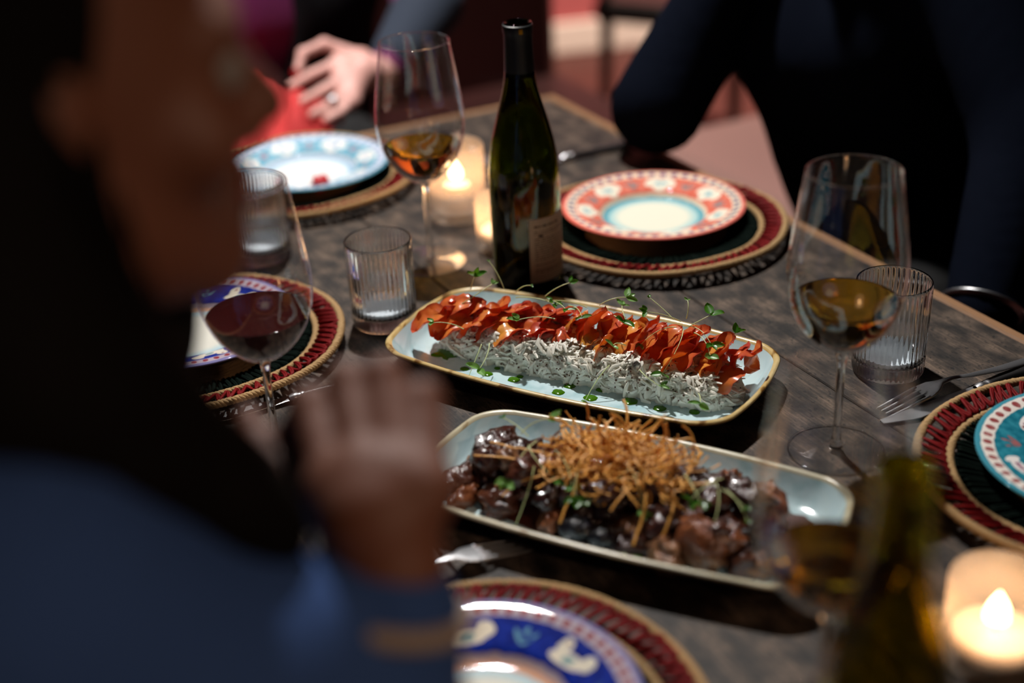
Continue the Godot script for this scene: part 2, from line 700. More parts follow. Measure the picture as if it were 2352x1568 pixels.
func loops(r0: float, r1: float, y0: float, y1: float, num: int, thick: float, strands: int, slant: float, seed_: int) -> ArrayMesh:
	rng.seed = seed_
	var mb := MB.new()
	var jit := []
	for i in num:
		jit.append([rng.randf_range(-0.3, 0.3), rng.randf_range(0.0, 0.12), rng.randf_range(-1, 1)])
	for s in strands:
		var path := []
		for i in num:
			for k in 10:
				var t := k / 10.0
				var w := 0.5 - 0.5 * cos(TAU * t)
				var q: Array = jit[i]
				var rr: float = r0 + (r1 - r0) * (w * (1.0 - q[1]) + 0.02)
				var a: float = TAU * (i + t + slant * w + q[0] * w + 0.11 * s * sin(TAU * t + s)) / num
				path.append(Vector3(rr * cos(a), y0 + (y1 - y0) * w + thick * (sin(TAU * t) * 1.1 + q[2] * 0.5 + 0.5 * s), rr * sin(a)))
		mb.tube(path, [thick, thick * 0.75, thick], 4, true)
	return mb.mesh()

func make_placemat(label: String) -> Node3D:
	var t := thing("woven_placemat", label, "placemat", Vector3.ZERO, 0.0, "round woven placemats")
	var mb := MB.new()
	var path := []
	for i in 260:                                    # a coil of straw
		var a := i * 0.29
		var r := 0.004 + 0.0011 * a
		path.append(Vector3(r * cos(a), 0.0042 + 0.0006 * sin(a * 3.1), r * sin(a)))
	mb.tube(path, [0.0038], 6)
	mb.lathe([Vector2(0, .0008), Vector2(.086, .0008), Vector2(.088, .0025), Vector2(.086, .0045), Vector2(0, .0045)], 64)
	part(t, "straw_centre", mb.mesh(), M.straw_disc)
	part(t, "green_ring", loops(.087, .125, .005, .012, 110, .0016, 3, 0.5, 4), M.green_raffia)
	part(t, "inner_rope", ring_rope(.1285, .0125, .0034, .011), M.straw)
	part(t, "red_ring", loops(.1312, .1535, .0142, .0182, 80, .0015, 3, 0.9, 7), M.red_raffia)
	part(t, "outer_rope", ring_rope(.1560, .017, .0038, .012), M.straw)
	return t

func plate_profile() -> Array:
	return [[Vector2(0, .002), Vector2(.046, .002), Vector2(.048, 0), Vector2(.054, 0), Vector2(.056, .003), Vector2(.070, .010), Vector2(.095, .0172), Vector2(.1115, .0218), Vector2(.1128, .0228)],
		[Vector2(.1128, .0228), Vector2(.1127, .0239), Vector2(.1118, .0245), Vector2(.109, .02455), Vector2(.105, .0242), Vector2(.099, .0230), Vector2(.090, .0207), Vector2(.080, .0181), Vector2(.0715, .0158), Vector2(.0685, .0146), Vector2(.0665, .0128), Vector2(.0645, .0100), Vector2(.0625, .0078), Vector2(.0600, .0067), Vector2(.056, .0063), Vector2(.03, .0062), Vector2(0, .0062)]]

func make_plate(kind: int, label: String, at: Vector3, turn: float) -> Node3D:
	var t := thing("painted_plate", label, "plate", at, turn, "hand-painted plates on the placemats")
	var pr := plate_profile()
	var mb := MB.new()
	mb.lathe(pr[0], 96)
	part(t, "underside", mb.mesh(), M.plate_back)
	mb = MB.new()
	mb.lathe(pr[1], 96, 0, [], 0.113)
	part(t, "painted_face", mb.mesh(), M["plate_%d" % kind])
	return t

# wine glass: the radius of the bowl's outside at a height
var BOWL := [Vector2(.0052, .100), Vector2(.013, .1035), Vector2(.024, .111), Vector2(.0345, .122), Vector2(.0425, .135), Vector2(.0478, .149), Vector2(.0505, .163), Vector2(.0512, .176), Vector2(.0503, .192), Vector2(.0482, .210), Vector2(.0452, .230), Vector2(.0422, .250), Vector2(.0398, .2665)]

func bowl_r(y: float) -> float:
	for i in BOWL.size() - 1:
		if y <= BOWL[i + 1].y:
			return lerpf(BOWL[i].x, BOWL[i + 1].x, clampf((y - BOWL[i].y) / (BOWL[i + 1].y - BOWL[i].y), 0, 1))
	return BOWL[-1].x

func smooth_profile(src: Array, per: int) -> Array:
	var out := []
	for i in src.size() - 1:
		var a: Vector2 = src[maxi(i - 1, 0)]
		var b: Vector2 = src[i]
		var c: Vector2 = src[i + 1]
		var e: Vector2 = src[mini(i + 2, src.size() - 1)]
		for k in per:
			out.append(b.cubic_interpolate(c, a, e, float(k) / per))
	out.append(src[-1])
	return out

func make_wine_glass(label: String, wine: String, level: float, at: Vector3, turn: float) -> Node3D:
	var t := thing("wine_glass", label, "wine glass", at, turn)
	var outer := smooth_profile(BOWL, 3)
	var prof := [Vector2(0, .0995)]
	prof.append_array(outer)
	prof.append_array([Vector2(.0400, .2675), Vector2(.0396, .2682), Vector2(.0391, .2676)])
	for i in range(outer.size() - 1, 3, -1):
		prof.append(outer[i] + Vector2(-0.0009, 0.0008))
	prof.append(Vector2(.008, .1062))
	prof.append(Vector2(0, .1055))
	var mb := MB.new()
	mb.lathe(prof, 80)
	part(t, "bowl", mb.mesh(), M.thin_glass)
	mb = MB.new()
	mb.lathe([Vector2(0, .0035), Vector2(.0062, .0045), Vector2(.0046, .010), Vector2(.0037, .020), Vector2(.0034, .05), Vector2(.0037, .085), Vector2(.0046, .095), Vector2(.0062, .100), Vector2(0, .1012)], 24)
	part(t, "stem", mb.mesh(), M.glass)
	mb = MB.new()
	mb.lathe([Vector2(0, .0004), Vector2(.041, .0004), Vector2(.0425, .0009), Vector2(.0428, .0016), Vector2(.042, .0022), Vector2(.030, .0028), Vector2(.016, .0038), Vector2(.0075, .0056), Vector2(.004, .009), Vector2(0, .0092)], 80)
	part(t, "foot", mb.mesh(), M.thin_glass)
	mb = MB.new()
	for q in [[.0394, .2678, .00055], [.0425, .0013, .0008]]:
		var ring := []
		for i in 72:
			ring.append(Vector3(q[0] * cos(TAU * i / 72), q[1], q[0] * sin(TAU * i / 72)))
		mb = MB.new()
		mb.tube(ring, [q[2]], 8, true)
		part(t, "lip" if q[1] > .1 else "foot_edge", mb.mesh(), M.glass)
	if wine:
		mb = MB.new()
		var lp := [Vector2(0, .1068), Vector2(.0095, .1075)]
		for q in outer:
			if q.y > .1095 and q.y < level - 0.002:
				lp.append(q + Vector2(-.0013, .0010))
		lp.append(Vector2(bowl_r(level) - .0013, level))
		lp.append(Vector2(bowl_r(level) - .003, level + .0001))
		lp.append(Vector2(0, level))
		mb.lathe(lp, 64)
		part(t, "wine", mb.mesh(), M[wine])
	return t

func make_tumbler(label: String, at: Vector3, turn: float, level: float) -> Node3D:
	var t := thing("ribbed_tumbler", label, "glass", at, turn)
	var prof := []
	var amp := []
	var A := -0.0013
	for q in [[.0, .0012, 0], [.026, .0012, 0], [.030, .0, 0], [.0325, .0006, .3], [.0345, .003, 1], [.0355, .010, 1], [.0358, .03, 1], [.0362, .06, 1], [.0366, .088, 1], [.0367, .0925, .8], [.0365, .0955, .15], [.0364, .0975, 0], [.0359, .0985, 0], [.0351, .0985, 0], [.0347, .0975, 0], [.0345, .09, 0], [.0339, .05, 0], [.0333, .022, 0], [.0318, .0165, 0], [.028, .0142, 0], [.015, .0136, 0], [0, .0135, 0]]:
		prof.append(Vector2(q[0], q[1]))
		amp.append(-A * q[2])
	var mb := MB.new()
	mb.lathe(prof, 264, 44, amp)
	part(t, "glass_body", mb.mesh(), M.glass)
	mb = MB.new()
	mb.lathe([Vector2(0, .0137), Vector2(.027, .0143), Vector2(.0305, .0160), Vector2(.0322, .0190), Vector2(.0325, .0225), Vector2(.0318, .0225), Vector2(.0300, .0175), Vector2(.026, .0152), Vector2(.012, .0146), Vector2(0, .0145)], 132, 44, [0, 0, .0008, .0016, .0018, .0018, .0016, .0008, 0, 0])
	part(t, "base_light_disc", mb.mesh(), M.base_light_white, "white disc standing in for light gathered in the glass base")  # added disc, its white imitates light focused by the glass
	if level > 0.0:
		mb = MB.new()
		mb.lathe([Vector2(0, .0150), Vector2(.028, .0165), Vector2(.0314, .0188), Vector2(.0330, .024), Vector2(.0334, level * 0.6 + .01), Vector2(.0336, level - .0004), Vector2(.0330, level), Vector2(0, level)], 72)
		part(t, "water", mb.mesh(), M.water_skin)
	return t

func make_candle(label: String, at: Vector3, turn: float, R: float, H: float, energy: float, lift := 0.0) -> Node3D:
	var t := thing("candle_holder", label, "candle", at, turn)
	var prof := []
	var amp := []
	for q in [[.0, .001, 0], [.8, .0, 0], [.95, .003, .5], [1.0, .012, 1], [1.0, .02, 1], [1.0, H * .5, 1], [1.0, H - .006, 1], [.985, H - .001, .4], [.96, H, 0], [.93, H - .001, 0], [.92, H * .5, 0], [.90, .018, 0], [.80, .0135, 0], [.0, .013, 0]]:
		prof.append(Vector2(q[0] * R, q[1]))
		amp.append(q[2] * 0.0016)
	var mb := MB.new()
	mb.lathe(prof, 180, 30, amp)
	part(t, "glass_cup", mb.mesh(), M.frosted)
	mb = MB.new()
	var wr := R * (.84 if lift == 0.0 else .50)
	mb.lathe([Vector2(0, .0136 if lift == 0.0 else .019), Vector2(wr * .95, .0136 if lift == 0.0 else .019), Vector2(wr, .021), Vector2(wr, .026), Vector2(wr * .93, .0275), Vector2(0, .0268)], 40)
	var wax := part(t, "wax", mb.mesh(), M.wax, "", Vector3(0, lift, 0))
	mb = MB.new()
	mb.tube([Vector3(0, .026, 0), Vector3(.0004, .031, 0), Vector3(.0012, .035, 0)], [.0008], 6)
	part(wax, "wick", mb.mesh(), M.dark_wood)
	mb = MB.new()
	mb.lathe([Vector2(0, .031), Vector2(.0092, .0375), Vector2(.0088, .044), Vector2(.0058, .051), Vector2(0, .061)], 9)
	part(t, "flame", mb.mesh(), M.flame, "", Vector3(0, lift, 0))
	if lift > 0.0:
		mb = MB.new()
		mb.lathe([Vector2(0, .0136), Vector2(R * .80, .0140), Vector2(R * .895, .02), Vector2(R * .91, lift + .020), Vector2(0, lift + .020)], 48)
		part(t, "water", mb.mesh(), M.water_skin)
	var l := OmniLight3D.new()
	l.name = "flame_light"
	l.light_color = Color(1, .86, .72)
	l.light_energy = energy
	l.light_size = 0.005
	l.omni_range = 8.0
	l.omni_attenuation = 2.0
	l.shadow_enabled = true
	l.position = Vector3(0, .044 + lift, 0)
	t.add_child(l)
	return t

func make_bottle(label: String, at: Vector3, turn: float, glass: String, dressed: bool) -> void:
	var t := thing("wine_bottle", label, "bottle", at, turn)
	var src := [Vector2(.0362, .000), Vector2(.0392, .004), Vector2(.0398, .012), Vector2(.0398, .06), Vector2(.0398, .115), Vector2(.0396, .130), Vector2(.0382, .148), Vector2(.0345, .170), Vector2(.0285, .194), Vector2(.0222, .216), Vector2(.0178, .236), Vector2(.0158, .256), Vector2(.0150, .278)]
	var outer := smooth_profile(src, 3)
	var prof := [Vector2(0, .028), Vector2(.010, .024), Vector2(.024, .008), Vector2(.032, .0006)]
	prof.append_array(outer)
	prof.append_array([Vector2(.0150, .2885), Vector2(.0158, .290), Vector2(.0160, .296), Vector2(.0153, .2995), Vector2(.0135, .3005), Vector2(.0112, .299), Vector2(.0098, .294), Vector2(.0098, .262)])
	for i in range(outer.size() - 6, 2, -1):
		prof.append(outer[i] + Vector2(-.0032, .003))
	prof.append_array([Vector2(.030, .010), Vector2(.022, .014), Vector2(.010, .029), Vector2(0, .033)])
	var mb := MB.new()
	mb.lathe(prof, 72)
	part(t, "glass_body", mb.mesh(), M[glass])
	mb = MB.new()
	mb.lathe([Vector2(0, .0335), Vector2(.0105, .0295), Vector2(.022, .0146), Vector2(.030, .0106), Vector2(.0355, .016), Vector2(.0361, .06), Vector2(.0361, .108), Vector2(.035, .1085), Vector2(0, .1085)], 56)
	part(t, "wine", mb.mesh(), M.bottle_wine)
	mb = MB.new()
	mb.lathe([Vector2(.0166, .2425), Vector2(.0163, .256), Vector2(.0155, .278), Vector2(.0155, .288), Vector2(.0163, .2895), Vector2(.0165, .2965), Vector2(.0158, .2985), Vector2(.0156, .2965), Vector2(.0158, .29), Vector2(.0152, .2885), Vector2(.0152, .278), Vector2(.0160, .256), Vector2(.0163, .2425)], 48)
	if not dressed:
		return
	part(t, "neck_capsule", mb.mesh(), M.foil, "dark blue-green foil capsule")
	mb = MB.new()
	mb.box(Transform3D(Basis(), Vector3(.003, .2930, .0163)), Vector3(.0042, .0055, .0010), .0003)
	part(t, "foil_mark", mb.mesh(), M.gold, "small gold rectangle on the foil")
	mb = MB.new()
	for i in 2:
		var r := 0.0402 if i == 0 else 0.0399
		for k in 2:
			for j in 21:
				var a := lerpf(0.05, 1.78, j / 20.0)
				mb.p(Vector3(r * sin(a), .012 + .077 * k, r * cos(a)), Vector2(j / 20.0, 1.0 - k))
	mb.grid(0, 2, 21, false, true)
	mb.grid(42, 2, 21, false)
	for j in 20:
		mb.quad(j, 42 + j, 43 + j, j + 1)
		mb.quad(21 + j, 22 + j, 64 + j, 63 + j)
	part(t, "back_label", mb.mesh(), M.label_paper, "beige paper label with small print")

func cutlery_knife(label: String, at: Vector3, turn: float, group := "table knives with dark handles") -> Node3D:
	var t := thing("table_knife", label, "knife", at, turn, group)
	# along +x: handle, bolster, blade
	var mb := MB.new()
	var n := 16
	for i in n:
		var u := float(i) / (n - 1)
		var w := 0.0052 + 0.0030 * (1.0 - u) + 0.0012 * sin(u * 6.0)
		var hh := 0.0040 + 0.0012 * (1.0 - u)
		if i == 0:
			w *= 0.4
			hh *= 0.4
		for j in 12:
			var a := TAU * j / 12
			mb.p(Vector3(u * 0.098, 0.0056 + hh * sin(a), w * cos(a)))
	mb.grid(0, n, 12, true, false)
	part(t, "handle", mb.mesh(), M.dark_steel, "dark metal handle")
	mb = MB.new()
	var pr := [[.096, .0044], [.099, .0060], [.102, .0058], [.104, .0046], [.107, .0062], [.111, .0060], [.116, .0040]]
	for q in pr:
		for j in 12:
			var a := TAU * j / 12
			mb.p(Vector3(q[0], 0.0056 + q[1] * 0.78 * sin(a), q[1] * cos(a)))
	mb.grid(0, pr.size(), 12, true, false)
	part(t, "bolster", mb.mesh(), M.steel, "bright ringed bolster")
	mb = MB.new()
	n = 14
	for i in n:
		var u := float(i) / (n - 1)
		var x := 0.113 + u * 0.115
		var lo := -0.0040 - 0.0075 * sin(minf(u * 1.9, 1.57)) + maxf(u - 0.72, 0.0) * 0.038
		var hi := 0.0055 + 0.001 * sin(u * 3.0)
		for q in [[lo, 0.0], [lo + .001, .0003], [hi, .0011], [hi, -.0011], [lo + .001, -.0003]]:
			mb.p(Vector3(x, 0.0046 - 0.002 * u + q[1], q[0]))
	mb.grid(0, n, 5, true, true)
	part(t, "blade", mb.mesh(), M.steel, "bright steel blade")
	return t

func cutlery_fork(label: String, at: Vector3, turn: float) -> Node3D:
	var t := thing("table_fork", label, "fork", at, turn)
	var mb := MB.new()
	var st := [[0.0, .0030, .004], [.004, .0058, .0045], [.05, .0050, .006], [.09, .0036, .010], [.115, .0030, .014], [.128, .0045, .0135], [.137, .0105, .0115], [.146, .0122, .0095], [.152, .0122, .0085]]
	for q in st:
		for j in 12:
			var a := TAU * j / 12
			mb.p(Vector3(q[0], q[2] + 0.0013 * sin(a), q[1] * cos(a)))
	mb.grid(0, st.size(), 12, true, false)
	var c := mb.p(Vector3(.152, .0085, 0))
	for j in 12:
		mb.tri(c, (st.size() - 1) * 12 + j, (st.size() - 1) * 12 + (j + 1) % 12)
	part(t, "handle", mb.mesh(), M.steel)
	for k in 4:
		mb = MB.new()
		var z := (k - 1.5) * 0.0066
		mb.tube([Vector3(.149, .0087, z), Vector3(.16, .007, z), Vector3(.175, .0042, z), Vector3(.188, .0022, z * 0.95), Vector3(.196, .0016, z * 0.92)], [.0022, .0019, .0016, .0013, .0006], 8)
		part(t, "tine", mb.mesh(), M.steel)
	return t

# ---------------------------------------------------------------- platters
func outline(hl: float, hw: float, bulge: float, rc: float, n: int) -> Array:
	# rounded rectangle with bowed sides, counter-clockwise from above
	var pts := []
	for s in 4:
		var cx := (hl - rc) * (1 if s == 0 or s == 3 else -1)
		var cz := (hw - rc) * (1 if s < 2 else -1)
		for k in n:
			var a := PI * 0.5 * (s + float(k) / (n - 1))
			pts.append(Vector2(cx + rc * cos(a), cz + rc * sin(a)))
		var q: Vector2 = pts[-1]
		var nx_ := (hl - rc) * (-1 if s == 0 or s == 1 else 1)
		var nz_ := (hw - rc) * (1 if s == 0 or s == 3 else -1)
		var e := Vector2(nx_ + rc * cos(PI * .5 * (s + 1)), nz_ + rc * sin(PI * .5 * (s + 1)))
		for k in range(1, n):
			pts.append(q.lerp(e, float(k) / n))
	for i in pts.size():
		var w: Vector2 = pts[i]
		w.y *= 1.0 + bulge * (1.0 - (w.x / hl) ** 2)
		w.x *= 1.0 + bulge * 0.35 * (1.0 - (w.y / hw) ** 2)
		pts[i] = w
	return pts

func rows_of(mb: MB, ol: Array, rows: Array, hl: float, hw: float) -> void:
	var b := mb.v.size()
	for r in rows:
		var inset: float = r[0]
		for q in ol:
			var w: Vector2 = q
			var f := Vector2((hl - inset) / hl, (hw - inset) / hw)
			mb.p(Vector3(w.x * f.x, r[1], w.y * f.y), Vector2(w.x * f.x * 4.0, w.y * f.y * 4.0 + r[1] * 9.0))
	mb.grid(b, rows.size(), ol.size(), true)

func make_platter(label: String, at: Vector3, turn: float, hl: float, hw: float, bulge: float, rimmat: String, basemat: String) -> void:
	var t := thing("serving_platter", label, "platter", at, turn)
	var ol := outline(hl, hw, bulge, 0.026, 12)
	var mb := MB.new()
	rows_of(mb, ol, [[hw * .98, .003], [.040, .003], [.032, .0], [.028, .0], [.025, .003], [.012, .014], [.003, .0235], [.0012, .0262]], hl, hw)
	part(t, "base", mb.mesh(), M[basemat], "dark brown unglazed underside")
	mb = MB.new()
	rows_of(mb, ol, [[.0012, .0262], [.0, .0275], [.0006, .0292], [.0024, .0300], [.0044, .0292], [.0056, .0272]], hl, hw)
	part(t, "rim", mb.mesh(), M[rimmat], "tan speckled rim")
	mb = MB.new()
	rows_of(mb, ol, [[.0056, .0272], [.009, .0215], [.015, .0125], [.021, .0085], [.029, .0068], [.040, .0064], [hw * .98, .0064]], hl, hw)
	part(t, "glazed_well", mb.mesh(), M.glaze, "pale blue glossy glaze")


# ---------------------------------------------------------------- food
func nth(i: int) -> String:
	var k := i + 1
	var e := "th"
	if k % 100 < 11 or k % 100 > 13:
		e = ["th", "st", "nd", "rd", "th", "th", "th", "th", "th", "th"][k % 10]
	return "%d%s" % [k, e]

func lump(mb: MB, c: Vector3, r: Vector3, bs: Basis, seed_: float, rough: float, col: Color, n := 9, m := 12) -> void:
	nz.frequency = 1.0
	nz.fractal_octaves = 3
	var b := mb.v.size()
	for i in n:
		var th := PI * i / (n - 1)
		for j in m:
			var ph := TAU * j / m
			var q := Vector3(sin(th) * cos(ph), -cos(th), sin(th) * sin(ph))
			var k := 1.0 + rough * nz.get_noise_3d(q.x * 1.3 + seed_, q.y * 1.3, q.z * 1.3)
			mb.tint = col.lerp(Color(col.r * 0.35, col.g * 0.3, col.b * 0.3), clampf(0.5 + 1.2 * nz.get_noise_3d(q.x * 2.0, q.y * 2.0 + seed_, q.z * 2.0), 0, 1))
			mb.p(c + bs * (q * r * k))
	mb.grid(b, n, m, true)
	mb.tint = Color(1, 1, 1)

func rand_basis() -> Basis:
	return Basis.from_euler(Vector3(rng.randf_range(-PI, PI), rng.randf_range(-PI, PI), rng.randf_range(-PI, PI)))

# one thin slice of cured fish: a petal curled round its width, redder at the cut edge
func slice_mesh(L: float, W: float, bend: float, cup: float, hue: float) -> ArrayMesh:
	var mb := MB.new()
	var nu := 15
	var nv := 9
	var sd := rng.randf() * 50.0
	nz.frequency = 1.0
	nz.fractal_octaves = 2
	var tops := []
	for side in 2:
		for i in nu:
			var u := float(i) / (nu - 1)
			var w := W * 0.5 * pow(maxf(1.0 - pow(absf(2.0 * u - 1.0), 2.6), 0.0), 0.5) * (1.0 + 0.16 * nz.get_noise_1d(u * 3.0 + sd))
			for j in nv:
				var t := 2.0 * j / (nv - 1) - 1.0
				var ph := (u - 0.5) * bend
				var R := L / maxf(bend, 0.05)
				var off := cup * t * t * W + 0.0030 * nz.get_noise_2d(u * 2.2 + sd, t * 0.9) + 0.0008 * sin(u * 11.0 + t * 3.0 + sd)
				var th := 0.0009 * (1.0 - 0.75 * absf(t)) * (1.0 - 0.7 * absf(2.0 * u - 1.0))
				off += th if side == 0 else -th
				var e := pow(maxf(absf(t), absf(2.0 * u - 1.0)), 5.0)
				var vein := 0.5 + 0.5 * sin(u * 34.0 + t * t * 5.0 + sd)
				var base := Color(1.0, .47, .07).lerp(Color(.97, .22, .05), hue)
				var c := base.lerp(Color(1.0, .45, .16), 0.25 * pow(vein, 4.0)).lerp(Color(.74, .06, .06), e * 0.45)
				mb.tint = c.lerp(Color(.58, .025, .05), clampf(hue * 0.8 * (0.5 + nz.get_noise_2d(u * 2.0, t + sd)), 0, 0.75))
				mb.p(Vector3((R + off) * sin(ph), (R + off) * cos(ph) - R, w * t))
	mb.grid(0, nu, nv, false, true)
	mb.grid(nu * nv, nu, nv, false, false)
	var k := nu * nv
	for i in nu - 1:
		mb.quad(i * nv, (i + 1) * nv, k + (i + 1) * nv, k + i * nv)
		var a := i * nv + nv - 1
		mb.quad(a, k + a, k + a + nv, a + nv)
	return mb.mesh()

func leaf_mesh(L: float, W: float, fold: float) -> ArrayMesh:
	var mb := MB.new()
	for i in 9:
		var u := i / 8.0
		var w := W * 0.5 * pow(maxf(sin(PI * pow(u, 0.8)), 0.0), 0.7)
		for j in 5:
			var t := j / 2.0 - 1.0
			mb.p(Vector3(u * L, fold * W * t * t - 0.35 * L * u * u * fold, w * t))
	mb.grid(0, 9, 5, false, true)
	return mb.mesh()

# a cress sprig: curved pale stem ending in a pair of leaves
func make_sprig(label: String, at: Vector3, dir: Vector3, L: float, group: String, pale := false, leaf := 0.009) -> void:
	var t := thing("microgreen_sprig", label, "microgreen", at, 0.0, group)
	var side := dir.cross(Vector3.UP)
	if side.length() < 0.05:
		side = Vector3(1, 0, 0)
	side = side.normalized()
	var bend := rng.randf_range(-0.5, 0.5)
	var droop := rng.randf_range(0.1, 0.5)
	var path := []
	var rad := []
	for i in 9:
		var u := i / 8.0
		path.append(dir * (L * u) + side * (bend * L * (u * u - u * 0.4)) + Vector3.UP * (-droop * L * u * u))
		rad.append(lerpf(0.00056, 0.00036, u))
	var mb := MB.new()
	mb.tube(path, rad, 5)
	part(t, "stem", mb.mesh(), M.stem)
	var e: Vector3 = (path[8] - path[7]).normalized()
	var n := rng.randi_range(2, 3)
	for k in n:
		var s := e.cross(Vector3(0.3, 1, 0.2)).normalized()
		var d := (e * rng.randf_range(0.3, 0.9) + s * ((1.0 if k == 0 else -1.0) * rng.randf_range(0.6, 1.0)) + Vector3.UP * rng.randf_range(-0.1, 0.7)).normalized()
		if k == 2:
			d = (e + Vector3.UP * 0.4).normalized()
		var lf := part(t, "leaf", leaf_mesh(leaf * rng.randf_range(0.8, 1.35), leaf * rng.randf_range(0.5, 0.75), rng.randf_range(0.1, 0.35)), M.pale_leaf if pale else M.leaf, "", path[8])
		var y := Vector3.UP.slerp(Vector3(rng.randf_range(-1, 1), 0.4, rng.randf_range(0, 1)).normalized(), rng.randf_range(0.0, 0.7))
		var zz := d.cross(y).normalized()
		lf.basis = Basis(d, zz.cross(d), zz)

func frame(o: Vector3, yaw: float) -> Transform3D:
	return Transform3D(Basis(Vector3.UP, yaw), o)

func salmon_platter() -> void:
	var yaw := atan2(-0.5112, 0.8594)
	var o := Vector3(0.0654, TY, -1.262)
	make_platter("pale blue platter with a tan speckled rim carrying the row of cured salmon", o, yaw, 0.184, 0.0845, 0.20, "rim_tan", "stoneware")
	var X := frame(o, yaw)
	# shredded white salad
	rng.seed = 21
	nz.seed = 9
	nz.frequency = 1.0
	nz.fractal_octaves = 3
	var t := thing("shredded_salad", "long heap of creamy white shredded salad with brown mustard seeds under the salmon", "salad", o, yaw)
	var mb := MB.new()
	var nu := 150
	var nv := 40
	var surf := func(u: float, a: float) -> Vector3:
		var s := lerpf(-0.160, 0.172, u)
		var end := pow(maxf(1.0 - pow(absf(2.0 * u - 1.0), 7.0), 0.0), 0.5)
		var w := nz.get_noise_2d(s * 60.0, a * 1.7) * 0.0075 + nz.get_noise_2d(s * 190.0 + 9.0, a * 5.0) * 0.0034
		var ca := cos(a)
		var sa := sin(a)
		var rt := 0.0395 + w
		var q := pow(absf(ca), 0.62) * signf(ca)
		var h := pow(absf(sa), 0.62)
		return Vector3(s + 0.002 * sin(a * 7.0), 0.0066 + (0.0315 + w) * h * end, -0.007 + rt * q * end)
	for i in nu:
		for j in nv:
			var u := i / (nu - 1.0)
			mb.tint = Color(.88, .84, .72)
			mb.p(surf.call(u, PI * j / (nv - 1.0)))
	mb.grid(0, nu, nv, false, true)
	part(t, "salad_core", mb.mesh(), M.crab)
	mb = MB.new()
	for i in 1350:
		var u := rng.randf()
		var a := rng.randf_range(0.0, 2.2)
		var c: Vector3 = surf.call(u, a)
		var cn := Vector3(0, sin(a), cos(a))
		var d := Vector3(rng.randf_range(-1, 1), rng.randf_range(-0.55, 0.55), rng.randf_range(-0.6, 0.6)).normalized()
		d = (d - cn * d.dot(cn) * 0.93).normalized()
		var L := rng.randf_range(0.008, 0.020)
		var k := d.cross(cn) * rng.randf_range(-0.25, 0.25)
		var r := rng.randf_range(0.0013, 0.0031)
		var up := cn * rng.randf_range(-0.0016, 0.0005)
		var g := rng.randf_range(0.78, 1.08)
		mb.tint = Color(minf(.91 * g, .95), minf(.87 * g, .92), minf(.75 * g, .84))
		var p0 := c + up - d * L * 0.5
		var p2 := c + up + d * L * 0.5 + cn * rng.randf_range(-0.0025, 0.0012)
		for q in [p0, p2]:
			if q.y < 0.0075:
				q.y = 0.0075
		p0.y = maxf(p0.y, 0.0075)
		p2.y = maxf(p2.y, 0.0075)
		mb.tube([p0, c + up + k * L + cn * 0.0006, p2], [r * 0.55, r, r * 0.4], 6, false, 0.30, cn)
	stuff(part(t, "shreds", mb.mesh(), M.crab))
	mb = MB.new()
	for i in 420:
		var a := rng.randf_range(0.0, 1.9)
		var c: Vector3 = surf.call(rng.randf(), a)
		var r := rng.randf_range(0.0005, 0.0012)
		lump(mb, c + Vector3(0, sin(a), cos(a)) * 0.0019, Vector3(r, r, r), Basis(), i, 0.2, Color(.20, .09, .045), 4, 5)
	stuff(part(t, "mustard_seeds", mb.mesh(), M.crab, "brown mustard seeds"))
	# the slices, shingled along the top
	rng.seed = 5
	var kinds := []
	for i in 14:
		kinds.append(slice_mesh(rng.randf_range(.034, .045), rng.randf_range(.024, .031), rng.randf_range(0.9, 2.3), rng.randf_range(-0.10, 0.22), clampf(rng.randf_range(-0.6, 0.75), 0, 1)))
	var redder := []
	for i in 8:
		redder.append(slice_mesh(rng.randf_range(.032, .042), rng.randf_range(.024, .030), rng.randf_range(1.2, 2.6), rng.randf_range(-0.1, 0.2), rng.randf_range(.7, 1.0)))
	var num := 66
	for i in num:
		var u := i / (num - 1.0)
		var s := lerpf(-0.158, 0.170, u) + rng.randf_range(-.003, .003)
		var row := i % 3
		# the row hangs further to the front at the left end and sits further back at the right
		var front := lerpf(0.026, 0.004, smoothstep(0.05, 0.42, u))
		var tt: float = [front, front - 0.020, front - 0.038][row] + rng.randf_range(-.004, .004)
		var y: float = [0.0395, 0.049, 0.044][row] + rng.randf_range(-.003, .004)
		var lean := lerpf(0.85, 0.35, smoothstep(.1, .6, u)) + rng.randf_range(-0.25, 0.25)
		var l := Vector3(lean, 0.62 + rng.randf_range(-.25, .25), [-0.75, -0.35, 0.35][row] + rng.randf_range(-.3, .3)).normalized()
		var n := (Vector3(-0.62, 0.45, [0.75, 0.35, -0.2][row]) + Vector3(rng.randf_range(-.3, .3), rng.randf_range(-.2, .3), rng.randf_range(-.3, .3))).normalized()
		var zz := l.cross(n).normalized()
		var dark := (u > .24 and u < .42) or rng.randf() < .14
		var sl := single("salmon_slice", (redder[rng.randi() % 8] if dark else kinds[rng.randi() % 14]), M.salmon, "curled %s slice of cured fish, %s from the left end in the %s row" % ["deep red" if dark else "orange", nth(i / 3), ["front", "middle", "back"][row]], "salmon slice", Vector3.ZERO, 0.0, "cured salmon slices on the shredded salad")
		sl.transform = X * Transform3D(Basis(l, zz.cross(l), zz), Vector3(s, y, tt))
	# green oil
	rng.seed = 8
	nz.frequency = 1.0
	var drops := [[-.1409, .0297, .011], [-.1046, .0487, .0048], [-.0783, .0489, .0058], [-.0748, .0341, .003], [-.0477, .0479, .0062], [-.0453, .0398, .0035], [.0085, .0359, .0062], [.0045, .0522, .0062], [.0401, .0301, .005], [.0381, .0491, .0068], [.0754, .0385, .0075], [.107, .0396, .0062], [.1394, .0319, .005]]
	drops.sort_custom(func(a, b): return a[0] < b[0])
	var k := -2
